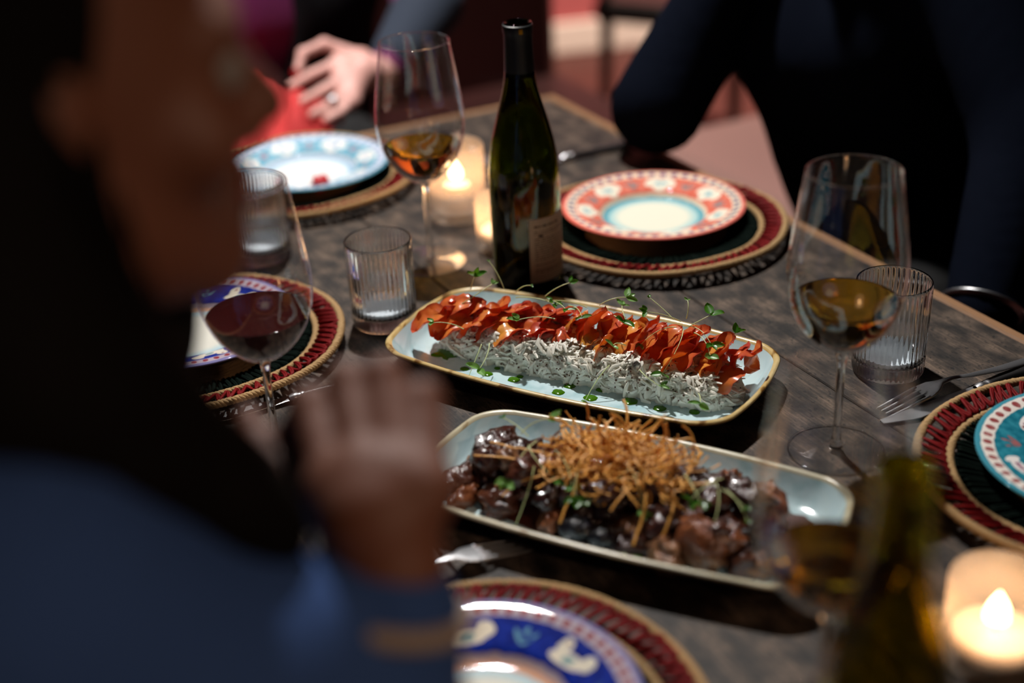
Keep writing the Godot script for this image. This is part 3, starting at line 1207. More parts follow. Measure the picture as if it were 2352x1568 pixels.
	for q in drops:
		k += 1
		var r: float = q[2]
		mb = MB.new()
		var big := r > 0.01
		for i in 6:
			var f: float = [1.0, .97, .85, .6, .3, 0.0][i]
			var hh: float = [0.0, .00045, .0009, .0013, .0015, .00155][i]
			for j in 22:
				var a := TAU * j / 22
				var w := r * f * (1.0 + (0.5 if big else 0.14) * nz.get_noise_2d(cos(a) * 1.6 + r * 900.0, sin(a) * 1.6))
				mb.p(Vector3(w * cos(a) * 1.05, hh, w * sin(a) * 0.92))
		mb.grid(0, 6, 22, true)
		single("herb_oil_pool" if big else "herb_oil_drop", mb.mesh(), M.herb_oil, "largest pool of bright green herb oil at the left end of the salmon platter" if big else "small round drop of green herb oil before the salad, %s from the left" % nth(k), "oil drop", X * Vector3(q[0], .0065, q[1]), yaw, "" if big else "herb oil drops in front of the salad")
	# cress over the slices: s, t, height, direction, length, leaf
	rng.seed = 33
	var g := "cress sprigs over the salmon slices"
	var sp := [[-.135, -.020, .060, .2, .9, -.1, .022, .012], [-.130, .006, .056, .6, .5, -.5, .040, .006], [-.105, .045, .050, -.5, .3, .2, .034, .008], [-.100, -.030, .062, -.5, .9, -.2, .042, .003], [-.085, -.028, .063, .6, .8, -.1, .026, .003], [-.078, -.015, .064, .9, .2, -.1, .045, .008], [-.052, -.030, .064, .5, .5, -.4, .034, .008], [-.045, -.018, .066, .8, .3, .3, .038, .008], [-.022, .005, .060, -.9, .1, .2, .036, .010], [-.020, -.020, .064, .8, .3, .4, .034, .009], [.000, -.022, .065, -.8, .3, .2, .036, .008], [.010, -.030, .066, .7, .6, -.3, .034, .010], [.032, -.018, .064, .5, .3, .6, .034, .012], [.050, -.010, .062, -.4, .5, -.4, .036, .008], [.091, -.030, .066, -.9, .6, -.2, .036, .004], [.100, -.026, .068, -.6, .5, .5, .042, .008], [.104, -.030, .070, .1, .9, -.1, .028, .004], [.108, -.024, .066, .9, .2, .3, .036, .010], [.110, -.022, .066, .7, .6, -.2, .026, .015], [.106, -.018, .064, .2, -.1, .9, .044, .010], [.118, -.016, .064, .9, .1, .5, .034, .010], [.098, -.020, .064, -.9, .0, .3, .034, .006], [.146, -.020, .056, .3, .5, -.6, .018, .009], [.060, .014, .052, -.2, .5, .6, .030, .009]]
	sp.sort_custom(func(a, b): return a[0] < b[0])
	for i in sp.size():
		var q: Array = sp[i]
		make_sprig("thin pale-stemmed cress sprig over the salmon, %s from the left" % nth(i), X * Vector3(q[0], q[2], q[1]), X.basis * Vector3(q[3], q[4], q[5]).normalized(), q[6], g, rng.randf() < 0.35, q[7])
	var fallen := 0
	var g2 := "cress sprigs fallen on the front of the salad"
	for q in [[-.088, .040, .034, .1, -.35, .9, .030, .010], [-.080, .038, .036, .35, -.35, .9, .032, .013], [.050, .030, .036, -.4, -.5, .8, .036, .004], [.082, .030, .038, .8, .0, .6, .026, .008], [.145, .036, .030, .5, .2, .8, .022, .009]]:
		fallen += 1
		make_sprig("pale cress sprig hanging down the white front of the salad, %s from the left" % nth(fallen - 1), X * Vector3(q[0], q[2], q[1]), X.basis * Vector3(q[3], q[4], q[5]).normalized(), q[6], g2, true, q[7])

func meat_platter() -> void:
	var yaw := atan2(-0.4711, 0.8821)
	var o := Vector3(0.089, TY, -1.003)
	make_platter("pale grey-blue platter with a cream rim heaped with dark braised meat", o, yaw, 0.174, 0.0800, 0.15, "rim_cream", "stoneware")
	var X := frame(o, yaw)
	rng.seed = 61
	nz.seed = 19
	var mb := MB.new()
	nz.frequency = 1.0
	for i in 4:
		var f: float = [1.0, .98, .9, 0.0][i]
		for j in 60:
			var a := TAU * j / 60
			var w := f * (1.0 + 0.14 * nz.get_noise_2d(cos(a) * 3.0, sin(a) * 3.0))
			mb.p(Vector3(-.004 + .134 * w * cos(a), [.0, .0006, .0012, .0014][i], .005 + .056 * w * sin(a)))
	mb.grid(0, 4, 60, true)
	single("brown_sauce", mb.mesh(), M.sauce, "pool of glossy brown sauce under the braised meat", "sauce", X * Vector3(0, .0066, 0), yaw)
	mb = MB.new()
	for i in 4:
		var f: float = [1.0, .95, .8, 0.0][i]
		for j in 30:
			var a := TAU * j / 30
			var w := f * (1.0 + 0.3 * nz.get_noise_2d(cos(a) * 2.0 + 7.0, sin(a) * 2.0))
			mb.p(Vector3(.022 * w * cos(a), [.0, .0005, .0009, .001][i], .012 * w * sin(a)))
	mb.grid(0, 4, 30, true)
	single("sauce_smear", mb.mesh(), M.sauce, "orange-brown smear of sauce at the bare right end of the meat platter", "sauce", X * Vector3(.128, .0072, -.038), yaw + .3)
	# chunks, bottom layer first
	var n := 0
	for layer in 3:
		var cnt: int = [38, 26, 13][layer]
		for i in cnt:
			var s := (lerpf(-.148, .128, i / (cnt - 1.0)) + rng.randf_range(-.004, .004)) * (1.0 - layer * 0.10)
			var w: float = [.056, .040, .024][layer] * (1.0 - 0.25 * pow(absf(s) / .15, 3.0))
			var tt := rng.randf_range(-w, w) + 0.004
			var r := rng.randf_range(.0115, .0185)
			mb = MB.new()
			var kind := rng.randf()
			var c := Color(.12, .036, .018).lerp(Color(.035, .012, .009), rng.randf()) if kind < .62 else Color(.30, .10, .04) if kind < .88 else Color(.36, .17, .08)
			lump(mb, Vector3.ZERO, Vector3(r * rng.randf_range(.9, 1.5), r * rng.randf_range(.6, .85), r * rng.randf_range(.7, 1.05)), Basis(), i * 3.7 + layer * 50.0, 0.75, c, 11, 15)
			var ch := single("meat_chunk", mb.mesh(), M.meat, "glossy brown chunk of braised meat, %s from the left in the %s layer" % [nth(i), ["bottom", "middle", "top"][layer]], "meat", Vector3.ZERO, 0.0, "braised meat chunks on the platter")
			ch.transform = X * Transform3D(Basis.from_euler(Vector3(rng.randf_range(-.4, .4), rng.randf_range(-PI, PI), rng.randf_range(-.4, .4))), Vector3(s, [.0135, .0275, .039][layer] + r * 0.08, tt))
			n += 1
	for q in [[-.02, .056, .0165], [.004, .060, .0125]]:
		mb = MB.new()
		lump(mb, Vector3.ZERO, Vector3(q[2], q[2] * .68, q[2] * .8), Basis(), 5.0, 0.35, Color(.012, .011, .014), 11, 16)
		single("black_prune", mb.mesh(), M.meat, "%s shiny black prune at the front edge of the braised meat" % ("larger" if q[2] > .015 else "smaller"), "prune", X * Vector3(q[0], .018, q[1]), yaw, "black prunes in the sauce")
	# nest of fried shreds
	mb = MB.new()
	rng.seed = 12
	for i in 520:
		var a := rng.randf() * TAU
		var rr := sqrt(rng.randf())
		var p := Vector3(-.012 + .060 * rr * cos(a), .047 + .024 * (1.0 - rr * rr) * rng.randf_range(.3, 1.0), -.008 + .036 * rr * sin(a))
		var d := Vector3(rng.randf_range(-1, 1), rng.randf_range(-.3, .22), rng.randf_range(-1, 1)).normalized()
		var path := []
		var curl := Vector3(rng.randf_range(-1, 1), rng.randf_range(-1, 1), rng.randf_range(-1, 1)) * 0.55
		var L := rng.randf_range(.018, .05)
		for k in 8:
			path.append(p)
			p += d * L / 8.0
			p.y = maxf(p.y, .032)
			d = (d + curl.cross(d) * 0.6 + Vector3(0, -.05, 0)).normalized()
		var r := rng.randf_range(.0008, .00125)
		mb.tube(path, [r * .7, r, r * 1.1, r], 5, false, 0.6)
	for q in [[-.075, .05, .02, -1.0, -.1, .15, .062], [-.06, .052, .012, -.95, .1, .05, .07], [-.055, .048, .03, -.9, -.1, .4, .055], [.03, .05, .03, .3, -.5, .8, .05], [-.03, .046, .034, .0, -.6, .8, .04], [.05, .05, .02, .4, -.4, .8, .06], [-.05, .066, -.036, .1, 1.0, -.1, .018], [-.012, .068, -.03, -.3, .9, -.2, .022], [.005, .066, -.028, .6, .7, -.3, .03], [.02, .062, -.03, .8, .5, -.2, .03]]:
		var p := Vector3(q[0], q[1], q[2])
		var d := Vector3(q[3], q[4], q[5]).normalized()
		var path := []
		for k in 9:
			path.append(p)
			p += d * q[6] / 9.0
			d = (d + Vector3(rng.randf_range(-.25, .25), rng.randf_range(-.3, .2), rng.randf_range(-.25, .25))).normalized()
			p.y = maxf(p.y, .02)
		mb.tube(path, [.0011, .0012, .0011], 6, false, 0.6)
	var nest := single("fried_shred_nest", mb.mesh(), M.fried, "tangled golden nest of crisp fried shreds on top of the braised meat", "garnish", o, yaw)
	stuff(nest)
	rng.seed = 44
	var g := "cress sprigs over the braised meat"
	n = 0
	for q in [[-.102, -.010, .050, .3, .4, -.5, .030, .010], [-.090, .000, .056, -.8, .4, -.3, .036, .004], [-.085, .010, .054, .7, -.1, .7, .040, .009], [-.080, .004, .056, -.3, -.2, .9, .042, .012], [-.070, .030, .048, .1, -.5, .8, .044, .008], [-.060, .010, .055, .8, -.1, .5, .036, .010], [-.034, .020, .050, .2, -.3, .9, .026, .012], [.008, .014, .054, -.5, -.3, .8, .034, .009], [.010, .012, .054, .7, -.2, .7, .032, .009], [.052, .000, .052, .5, .2, .6, .036, .008], [.070, .000, .050, .9, .1, .3, .040, .006], [.078, .000, .052, .5, -.1, .8, .036, .006], [.088, .002, .048, .9, -.1, .6, .032, .004], [.082, -.006, .052, -.4, .3, .8, .036, .008]]:
		n += 1
		make_sprig("green cress sprig strewn over the dark braised meat, %s from the left" % nth(n - 1), X * Vector3(q[0], q[2] + .004, q[1]), X.basis * Vector3(q[3], q[4], q[5]).normalized(), q[6], g, rng.randf() < .45, q[7])
	make_sprig("short green cress sprig lying in the sauce at the front rim of the meat platter", X * Vector3(.018, .012, .062), X.basis * Vector3(.8, .3, .3).normalized(), .018, "", false, .010)


# ---------------------------------------------------------------- people
func v3(q: Array) -> Vector3:
	return Vector3(q[0], q[1] + TY, q[2])

func pts(l: Array) -> Array:
	var out := []
	for q in l:
		out.append(v3(q))
	return out

# a head with brow, nose, lips, chin and ears, and eyes as parts; returns its field to join hair to
func head_into(mb: MB, root: Node3D, C: Vector3, f: Vector3, neck: Vector3, eyes := true) -> Basis:
	var up := (Vector3.UP - f * f.y).normalized()
	var sd := up.cross(f).normalized()
	var B := Basis(sd, up, f)
	var F := Field.new(C - Vector3(.16, .20, .16), C + Vector3(.16, .16, .16), 0.005)
	F.ell(C + B * Vector3(0, .030, -.010), Vector3(.074, .098, .094), B, .02)
	F.ell(C + B * Vector3(0, -.030, .030), Vector3(.058, .080, .060), B, .03)
	for s in [-1.0, 1.0]:
		F.cap(C + B * Vector3(.047 * s, -.055, .0), C + B * Vector3(.014 * s, -.094, .070), .020, .016, .03)
		F.cap(C + B * Vector3(.040 * s, .022, .076), C + B * Vector3(.010 * s, .026, .086), .010, .011, .015)
		F.ell(C + B * Vector3(.045 * s, -.022, .066), Vector3(.022, .020, .018), B, .02)
		F.ell(C + B * Vector3(.032 * s, .006, .094), Vector3(.016, .010, .012), B, .012, true)
		F.ell(C + B * Vector3(.013 * s, -.030, .094), Vector3(.010, .008, .012), B, .008)
		F.ell(C + B * Vector3(.076 * s, -.002, -.006), Vector3(.009, .030, .018), B.rotated(sd, .15), .008)
		F.cap(C + B * Vector3(.020 * s, -.058, .082), C + B * Vector3(0, -.055, .091), .006, .0075, .006)
		F.cap(C + B * Vector3(.018 * s, -.066, .081), C + B * Vector3(0, -.069, .088), .006, .0085, .006)
	F.cap(C + B * Vector3(0, .016, .086), C + B * Vector3(0, -.022, .110), .008, .011, .012)
	F.ell(C + B * Vector3(0, -.092, .074), Vector3(.017, .014, .015), B, .02)
	F.cap(C + B * Vector3(0, -.05, -.025), neck, .052, .056, .03)
	F.into(mb)
	if eyes:
		for s in [-1.0, 1.0]:
			var e := MB.new()
			lump(e, C + B * Vector3(.032 * s, .006, .078), Vector3(.0125, .0125, .0125), Basis(), 0, 0, Color(1, 1, 1), 9, 12)
			var eye := part(root, "eye", e.mesh(), M.eye_white)
			e = MB.new()
			lump(e, C + B * Vector3(.032 * s, .006, .0865), Vector3(.0062, .0062, .0045), B, 0, 0, Color(1, 1, 1), 7, 12)
			part(eye, "iris", e.mesh(), M.iris)
	var lp := MB.new()
	lp.tube([C + B * Vector3(-.020, -.061, .0865), C + B * Vector3(-.008, -.057, .0965), C + B * Vector3(0, -.0585, .0985), C + B * Vector3(.008, -.057, .0965), C + B * Vector3(.020, -.061, .0865)], [.0015, .0035, .0038, .0035, .0015], 6)
	lp.tube([C + B * Vector3(-.020, -.062, .0860), C + B * Vector3(-.009, -.068, .0940), C + B * Vector3(0, -.0695, .0960), C + B * Vector3(.009, -.068, .0940), C + B * Vector3(.020, -.062, .0860)], [.0015, .0042, .0046, .0042, .0015], 6)
	part(root, "lips", lp.mesh(), M.lips)
	return B

func hand_into(mb: MB, wrist: Array, fingers: Array, r: float) -> void:
	var lo: Vector3 = wrist[0]
	var hi: Vector3 = wrist[0]
	for ch in fingers + [wrist]:
		for q in ch:
			lo = lo.min(q)
			hi = hi.max(q)
	var e := Vector3(.03, .03, .03)
	var F := Field.new(lo - e, hi + e, 0.0034)
	F.cap(wrist[0], wrist[1], .026, .027, .02)
	for i in fingers.size():
		var ch: Array = fingers[i]
		if i == 0:
			F.cap(wrist[1], ch[0], .020, .014, .016)
			F.chain(ch, [r * 1.35, r * 1.15, r * 1.05, r * .85], .006)
		else:
			F.cap(wrist[1], ch[0], .020, r * 1.45, .014)
			F.chain(ch, [r * 1.22, r * 1.10, r * .95, r * .82], .0045)
	if fingers.size() > 4:
		for i in range(1, 4):
			F.cap(fingers[i][0], fingers[i + 1][0], r * 1.3, r * 1.3, .010)
	F.into(mb)

func torso_into(F: Field, pel: Vector3, chest: Vector3, neck: Vector3, shl: Vector3, shr: Vector3, grow: float) -> void:
	var lat := (shl - shr).normalized()
	for s in [-1.0, 1.0]:
		F.cap(pel + lat * (.075 * s), pel.lerp(chest, .5) + lat * (.060 * s), .105 + grow, .092 + grow, .06)
		F.cap(pel.lerp(chest, .5) + lat * (.060 * s), chest + lat * (.078 * s), .092 + grow, .102 + grow, .06)
	F.cap(chest, neck - Vector3(0, .06, 0), .10 + grow, .05 + grow, .06)
	F.cap(neck - Vector3(0, .045, 0), shl, .045 + grow, .052 + grow, .05)
	F.cap(neck - Vector3(0, .045, 0), shr, .045 + grow, .052 + grow, .05)
	F.cap(chest + lat * .07, shl, .07 + grow, .05 + grow, .05)
	F.cap(chest - lat * .07, shr, .07 + grow, .05 + grow, .05)

func person_box(all: Array) -> Array:
	var lo: Vector3 = all[0]
	var hi: Vector3 = all[0]
	for q in all:
		lo = lo.min(q)
		hi = hi.max(q)
	return [lo - Vector3(.2, .17, .2), hi + Vector3(.2, .12, .2)]

# J: joints; clothes: sleeve ends as a share of the forearm
func person(label: String, J: Dictionary, skin: String, top: String, sleeve: float, bulk: float) -> Node3D:
	var root := thing("person", label, "person")
	var mb := MB.new()
	var pel := v3(J.pelvis)
	var chest := v3(J.chest)
	var neck := v3(J.neck)
	var C := v3(J.head)
	var sh := [v3(J.sl), v3(J.sr)]
	var el := [v3(J.el), v3(J.er)]
	var wr := [v3(J.wl), v3(J.wr)]
	var kn := [v3(J.kl), v3(J.kr)]
	var ft := [v3(J.fl), v3(J.fr)]
	var f := Vector3(J.f[0], J.f[1], J.f[2]).normalized()
	var b := person_box([pel, chest, neck, sh[0], sh[1], el[0], el[1], wr[0], wr[1], kn[0], kn[1], ft[0], ft[1]])
	var F := Field.new(b[0], b[1], 0.014)
	torso_into(F, pel, chest, neck, sh[0], sh[1], -.012)
	F.cap(neck - Vector3(0, .06, 0), neck + (C - neck) * .45, .050, .048, .03)
	for s in 2:
		F.cap(sh[s], el[s], .045, .038, .03)
		F.cap(el[s], wr[s], .038, .026, .02)
		F.cap(pel + (sh[s] - (sh[0] + sh[1]) * .5) * .45, kn[s], .070, .052, .05)
		F.cap(kn[s], ft[s] + Vector3(0, .06, 0), .050, .036, .03)
		F.cap(ft[s] + Vector3(0, .04, 0), ft[s] + Vector3(f.x, 0, f.z).normalized() * .15 + Vector3(0, .03, 0), .038, .028, .03)
	F.into(mb)
	head_into(mb, root, C, f, neck)
	for s in 2:
		var key := "hl" if s == 0 else "hr"
		var w: Array
		var fg := []
		if J.has(key):
			w = pts(J["w" + key])
			for ch in J[key]:
				fg.append(pts(ch))
		else:                                        # a relaxed hand, slightly curled
			var d: Vector3 = (wr[s] - el[s]).normalized()
			var up := (Vector3.UP - d * d.y).normalized()
			var lt := up.cross(d) * (1.0 if s == 0 else -1.0)
			w = [wr[s], wr[s] + d * .03]
			fg = [[w[0] + d * .035 + lt * .028, w[0] + d * .065 + lt * .045 - up * .012, w[0] + d * .090 + lt * .046 - up * .025]]
			for k in 4:
				var o2 := lt * (.027 - .018 * k)
				var ll: float = [.85, 1.0, .92, .72][k]
				fg.append([w[0] + d * .085 + o2, w[0] + d * (.085 + .042 * ll) + o2 * 1.05 - up * .012, w[0] + d * (.085 + .064 * ll) + o2 * 1.05 - up * .030, w[0] + d * (.085 + .072 * ll) + o2 - up * .048])
		hand_into(mb, w, fg, J.get("finger", .0082))
	part(root, "body", mb.mesh(), M[skin])
	# clothes follow the body
	mb = MB.new()
	F = Field.new(b[0], b[1], 0.014)
	torso_into(F, pel, chest, neck - Vector3(0, .02, 0), sh[0], sh[1], bulk * .5)
	for s in 2:
		var cut: Array = J.get("sleeve_radii", [.056 + bulk, .048 + bulk, .036 + bulk * .6])
		F.cap(sh[s], el[s], cut[0], cut[1], .03)
		F.cap(el[s], el[s].lerp(wr[s], sleeve), cut[1], cut[2], .02)
	for q in J.get("fold", []):
		F.cap(v3(q[0]), v3(q[1]), q[2], q[3], .04)
	F.into(mb)
	part(root, top.get_slice("|", 0), mb.mesh(), M[top.get_slice("|", 1)])
	mb = MB.new()
	F = Field.new(b[0], b[1], 0.016)
	F.cap(pel + (sh[0] - sh[1]) * .15, pel - (sh[0] - sh[1]) * .15, .135, .135, .04)
	for s in 2:
		F.cap(pel + (sh[s] - (sh[0] + sh[1]) * .5) * .45, kn[s], .086, .066, .05)
		F.cap(kn[s], ft[s] + Vector3(0, .08, 0), .064, .050, .03)
	F.into(mb)
	part(root, "trousers", mb.mesh(), M.trousers)
	mb = MB.new()
	for s in 2:
		F = Field.new(ft[s] - Vector3(.25, .02, .25), ft[s] + Vector3(.25, .16, .25), 0.010)
		F.cap(ft[s] + Vector3(0, .045, 0), ft[s] + Vector3(f.x, 0, f.z).normalized() * .17 + Vector3(0, .038, 0), .045, .036, .03)
		F.into(mb)
	part(root, "shoes", mb.mesh(), M.black_cloth)
	return root

func people() -> void:
	# foreground: woman in profile with her fist raised
	var J := {"pelvis": [-.40, -.18, -.55], "chest": [-.245, .155, -.590], "neck": [-.238, .375, -.597], "head": [-.2125, .507, -.631], "f": [.9, -.06, -.43], "finger": .0090, "fold": [[[-.225, .300, -.500], [-.112, .246, -.545], .060, .034], [[-.112, .246, -.545], [-.092, .200, -.535], .034, .045]], "sleeve_radii": [.080, .060, .033],
		"sl": [-.285, .30, -.745], "sr": [-.222, .322, -.480], "el": [-.33, .06, -.83], "er": [-.092, .152, -.532], "wl": [-.22, -.06, -.70], "wr": [-.063, .278, -.566],
		"kl": [.02, -.17, -.76], "kr": [.08, -.17, -.62], "fl": [-.05, -.75, -.72], "fr": [.0, -.75, -.56],
		"whr": [[-.063, .278, -.566], [-.069, .298, -.577]],
		"hr": [[[-.085, .286, -.582], [-.113, .290, -.622], [-.137, .294, -.653], [-.145, .303, -.674]], [[-.091, .308, -.592], [-.106, .328, -.642], [-.125, .295, -.659], [-.115, .271, -.647]], [[-.075, .315, -.591], [-.086, .338, -.647], [-.108, .301, -.673], [-.099, .276, -.655]], [[-.059, .316, -.586], [-.066, .342, -.643], [-.086, .303, -.669], [-.080, .278, -.650]], [[-.044, .313, -.578], [-.046, .335, -.629], [-.063, .301, -.651], [-.062, .283, -.636]]]}
	var w := person("blurred foreground woman with long black hair and blue shirt, fist near her chin", J, "skin_tan", "blue_shirt|denim", .80, .012)
	var C := v3(J.head)
	var B := Basis(Vector3(.43, 0, .9).normalized(), Vector3.UP, Vector3(.9, 0, -.43).normalized())
	B.x = B.y.cross(B.z)
	var F := Field.new(C - Vector3(.22, .32, .16), C + Vector3(.20, .17, .20), 0.007)
	F.ell(C + B * Vector3(0, .040, -.034), Vector3(.086, .106, .098), B, .02)
	F.ell(C + B * Vector3(0, -.04, -.08), Vector3(.080, .13, .06), B, .04)
	F.chain(pts([[-.236, .542, -.600], [-.233, .502, -.580], [-.222, .466, -.561], [-.207, .428, -.553], [-.185, .393, -.546], [-.163, .356, -.550], [-.134, .324, -.556], [-.114, .305, -.557]]), [.045, .044, .043, .041, .036, .030, .024, .014], .03)
	F.chain(pts([[-.256, .498, -.600], [-.242, .438, -.547], [-.206, .396, -.525], [-.176, .366, -.521]]), [.06, .055, .042, .025], .03)
	F.chain(pts([[-.235, .52, -.70], [-.225, .44, -.70], [-.215, .36, -.70], [-.20, .30, -.69]]), [.05, .045, .04, .02], .03)
	var mb := MB.new()
	F.into(mb)
	for i in 60:                                     # strands that break the outline
		var s0 := pts([[-.236, .542, -.600], [-.205, .466, -.561], [-.180, .393, -.546], [-.135, .326, -.556], [-.112, .296, -.556]])
		rng.seed = 900 + i
		var off := Vector3(rng.randf_range(-1, 1), rng.randf_range(-1, 1), rng.randf_range(-1, 1)).normalized()
		var path := []
		for k in s0.size():
			path.append(s0[k] + off * [.046, .044, .037, .024, .015 * rng.randf()][k])
		mb.tube(path, [.0012, .0012, .0012, .001, .0004], 4)
	part(w, "long_hair", mb.mesh(), M.black_hair)
	mb = MB.new()                                    # turned-back cuff
	var e := v3(J.er)
	var wr := v3(J.wr)
	F = Field.new(wr - Vector3(.1, .16, .1), wr + Vector3(.1, .1, .1), 0.006)
	F.cap(e.lerp(wr, .50), e.lerp(wr, .80), .0455, .0385, .01)
	F.into(mb)
	var cuff := part(w, "cuff", mb.mesh(), M.denim, "turned-back blue shirt cuff")
	mb = MB.new()
	for q in [.50, .84]:
		var c := e.lerp(wr, q)
		var ax := (wr - e).normalized()
		var n := ax.cross(Vector3(1, 0, 0)).normalized()
		var path := []
		for i in 28:
			path.append(c + (n * cos(TAU * i / 28) + ax.cross(n) * sin(TAU * i / 28)) * (.0465 if q < .6 else .0385))
		mb.tube(path, [.0055], 8, true)
	part(cuff, "cuff_edge", mb.mesh(), M.cuff_cloth, "pale trim of the cuff")

	# head of the table: woman in purple with a ring
	J = {"pelvis": [-.44, -.20, -2.66], "chest": [-.40, .10, -2.58], "neck": [-.385, .35, -2.54], "head": [-.37, .50, -2.50], "f": [.40, -.25, .88],
		"sl": [-.23, .28, -2.62], "sr": [-.55, .28, -2.46], "el": [-.115, .075, -2.53], "er": [-.63, .03, -2.42], "wl": [-.189, -.001, -2.392], "wr": [-.52, -.10, -2.27],
		"kl": [-.17, -.19, -2.27], "kr": [-.37, -.19, -2.16], "fl": [-.15, -.75, -2.30], "fr": [-.36, -.75, -2.20],
		"whl": [[-.189, -.001, -2.392], [-.232, .004, -2.369]],
		"hl": [[[-.232, .024, -2.391], [-.293, .049, -2.392], [-.329, .039, -2.376], [-.338, .014, -2.352]], [[-.272, .020, -2.372], [-.314, .010, -2.344], [-.348, -.003, -2.326]], [[-.266, .0, -2.344], [-.297, -.011, -2.316], [-.330, -.022, -2.300]], [[-.257, -.019, -2.324], [-.283, -.030, -2.295], [-.311, -.039, -2.280]], [[-.246, -.029, -2.313], [-.267, -.041, -2.290], [-.288, -.047, -2.276]]]}
	w = person("person at the far table end in purple top and black vest wearing a silver ring", J, "skin_light", "purple_top|purple_cloth", .86, .008)
	var b := person_box([v3(J.pelvis), v3(J.chest), v3(J.neck), v3(J.sl), v3(J.sr)])
	F = Field.new(b[0], b[1], 0.014)
	torso_into(F, v3(J.pelvis), v3(J.chest), v3(J.neck) - Vector3(0, .05, 0), v3(J.sl), v3(J.sr), .022)
	var fw := Vector3(.4415, 0, .8973)
	F.ell(v3(J.chest) + fw * .14 + Vector3(-.10, -.02, .05), Vector3(.09, .4, .12), Basis(Vector3.UP, -.45), .02, true)
	mb = MB.new()
	F.into(mb)
	part(w, "black_vest", mb.mesh(), M.black_cloth)
	mb = MB.new()
	F = Field.new(v3(J.wl) - Vector3(.1, .12, .25), v3(J.wl) + Vector3(.22, .2, .1), 0.010)
	F.cap(v3(J.el), v3(J.el).lerp(v3(J.wl), .80), .062, .045, .02)
	F.into(mb)
	part(w, "sleeve", mb.mesh(), M.navy_jacket, "dark blue sleeve")
	mb = MB.new()
	F = Field.new(C - Vector3.ONE, C - Vector3.ONE * .99, .01)
	var C2 := v3(J.head)
	var B2 := Basis(Vector3(.8973, 0, -.4415), Vector3.UP, fw)
	F = Field.new(C2 - Vector3(.2, .3, .2), C2 + Vector3(.2, .18, .2), 0.010)
	F.ell(C2 + B2 * Vector3(0, .042, -.026), Vector3(.086, .104, .100), B2, .02)
	for s in [-1.0, 1.0]:
		F.cap(C2 + B2 * Vector3(.075 * s, .02, -.03), C2 + B2 * Vector3(.085 * s, -.20, -.02), .040, .030, .03)
	F.into(mb)
	part(w, "hair", mb.mesh(), M.brown_hair)
	mb = MB.new()                                    # ring and nail
	var rp := v3([-.276, -.027, -2.301])
	var rd := v3([-.311, -.039, -2.280]) - v3([-.257, -.019, -2.324])
	rd = rd.normalized()
	var rn := rd.cross(Vector3.UP).normalized()
	var ring := []
	for i in 20:
		ring.append(rp + (rn * cos(TAU * i / 20) + rd.cross(rn) * sin(TAU * i / 20)) * .0112)
	mb.tube(ring, [.0022], 8, true)
	lump(mb, rp + Vector3(.0, .009, .009), Vector3(.0085, .0065, .0085), Basis(), 0, 0, Color(1, 1, 1))
	part(w, "ring", mb.mesh(), M.silver, "large round silver ring")
	mb = MB.new()
	lump(mb, v3([-.340, .012, -2.344]), Vector3(.0075, .011, .006), Basis(Vector3(0, 0, 1), .2), 0, 0, Color(1, 1, 1))
	part(w, "finger_nail", mb.mesh(), M.red_nail, "red painted nail")

	# right side: person in navy leaning on an elbow
	J = {"pelvis": [.60, -.18, -1.86], "chest": [.485, .13, -1.94], "neck": [.47, .38, -1.965], "head": [.45, .53, -1.95], "f": [-.9, -.12, .42],
		"sl": [.58, .30, -1.80], "sr": [.405, .28, -2.08], "el": [.635, .09, -1.63], "er": [.218, .068, -1.898], "wl": [.546, -.065, -1.475], "wr": [.36, .30, -1.985],
		"whl": [[0.546, -0.065, -1.475], [0.536, -0.095, -1.465]],
		"hl": [[[0.515, -0.110, -1.475], [0.505, -0.140, -1.473], [0.505, -0.160, -1.473]], [[0.518, -0.140, -1.480], [0.515, -0.180, -1.482], [0.518, -0.205, -1.485], [0.525, -0.215, -1.488]], [[0.525, -0.145, -1.464], [0.521, -0.187, -1.464], [0.525, -0.215, -1.466], [0.532, -0.225, -1.469]], [[0.533, -0.145, -1.448], [0.530, -0.185, -1.447], [0.534, -0.211, -1.449], [0.541, -0.221, -1.452]], [[0.542, -0.139, -1.434], [0.540, -0.173, -1.432], [0.543, -0.195, -1.434], [0.549, -0.203, -1.438]]],
		"kl": [.36, -.20, -1.58], "kr": [.27, -.20, -1.78], "fl": [.42, -.75, -1.60], "fr": [.33, -.75, -1.80]}
	w = person("person in dark navy sweater on the right, elbow on the table, steel watch", J, "skin_mid", "navy_sweater|navy_cloth", 1.0, .013)
	F = Field.new(v3(J.head) - Vector3(.2, .2, .2), v3(J.head) + Vector3(.2, .18, .2), 0.010)
	C2 = v3(J.head)
	B2 = Basis(Vector3(.4415, 0, .8973), Vector3.UP, Vector3(-.8973, 0, .4415))
	F.ell(C2 + B2 * Vector3(0, .042, -.022), Vector3(.082, .098, .096), B2, .02)
	mb = MB.new()
	F.into(mb)
	part(w, "hair", mb.mesh(), M.black_hair)
	mb = MB.new()
	var a := v3(J.el).lerp(v3(J.wl), .97)
	var ax := (v3(J.wl) - v3(J.el)).normalized()
	var n := ax.cross(Vector3.UP).normalized()
	ring = []
	for i in 28:
		ring.append(a + (n * cos(TAU * i / 28) + ax.cross(n) * sin(TAU * i / 28)) * .0445)
	mb.tube(ring, [.006], 8, true, 0.35)
	part(w, "watch_band", mb.mesh(), M.steel, "steel watch band")


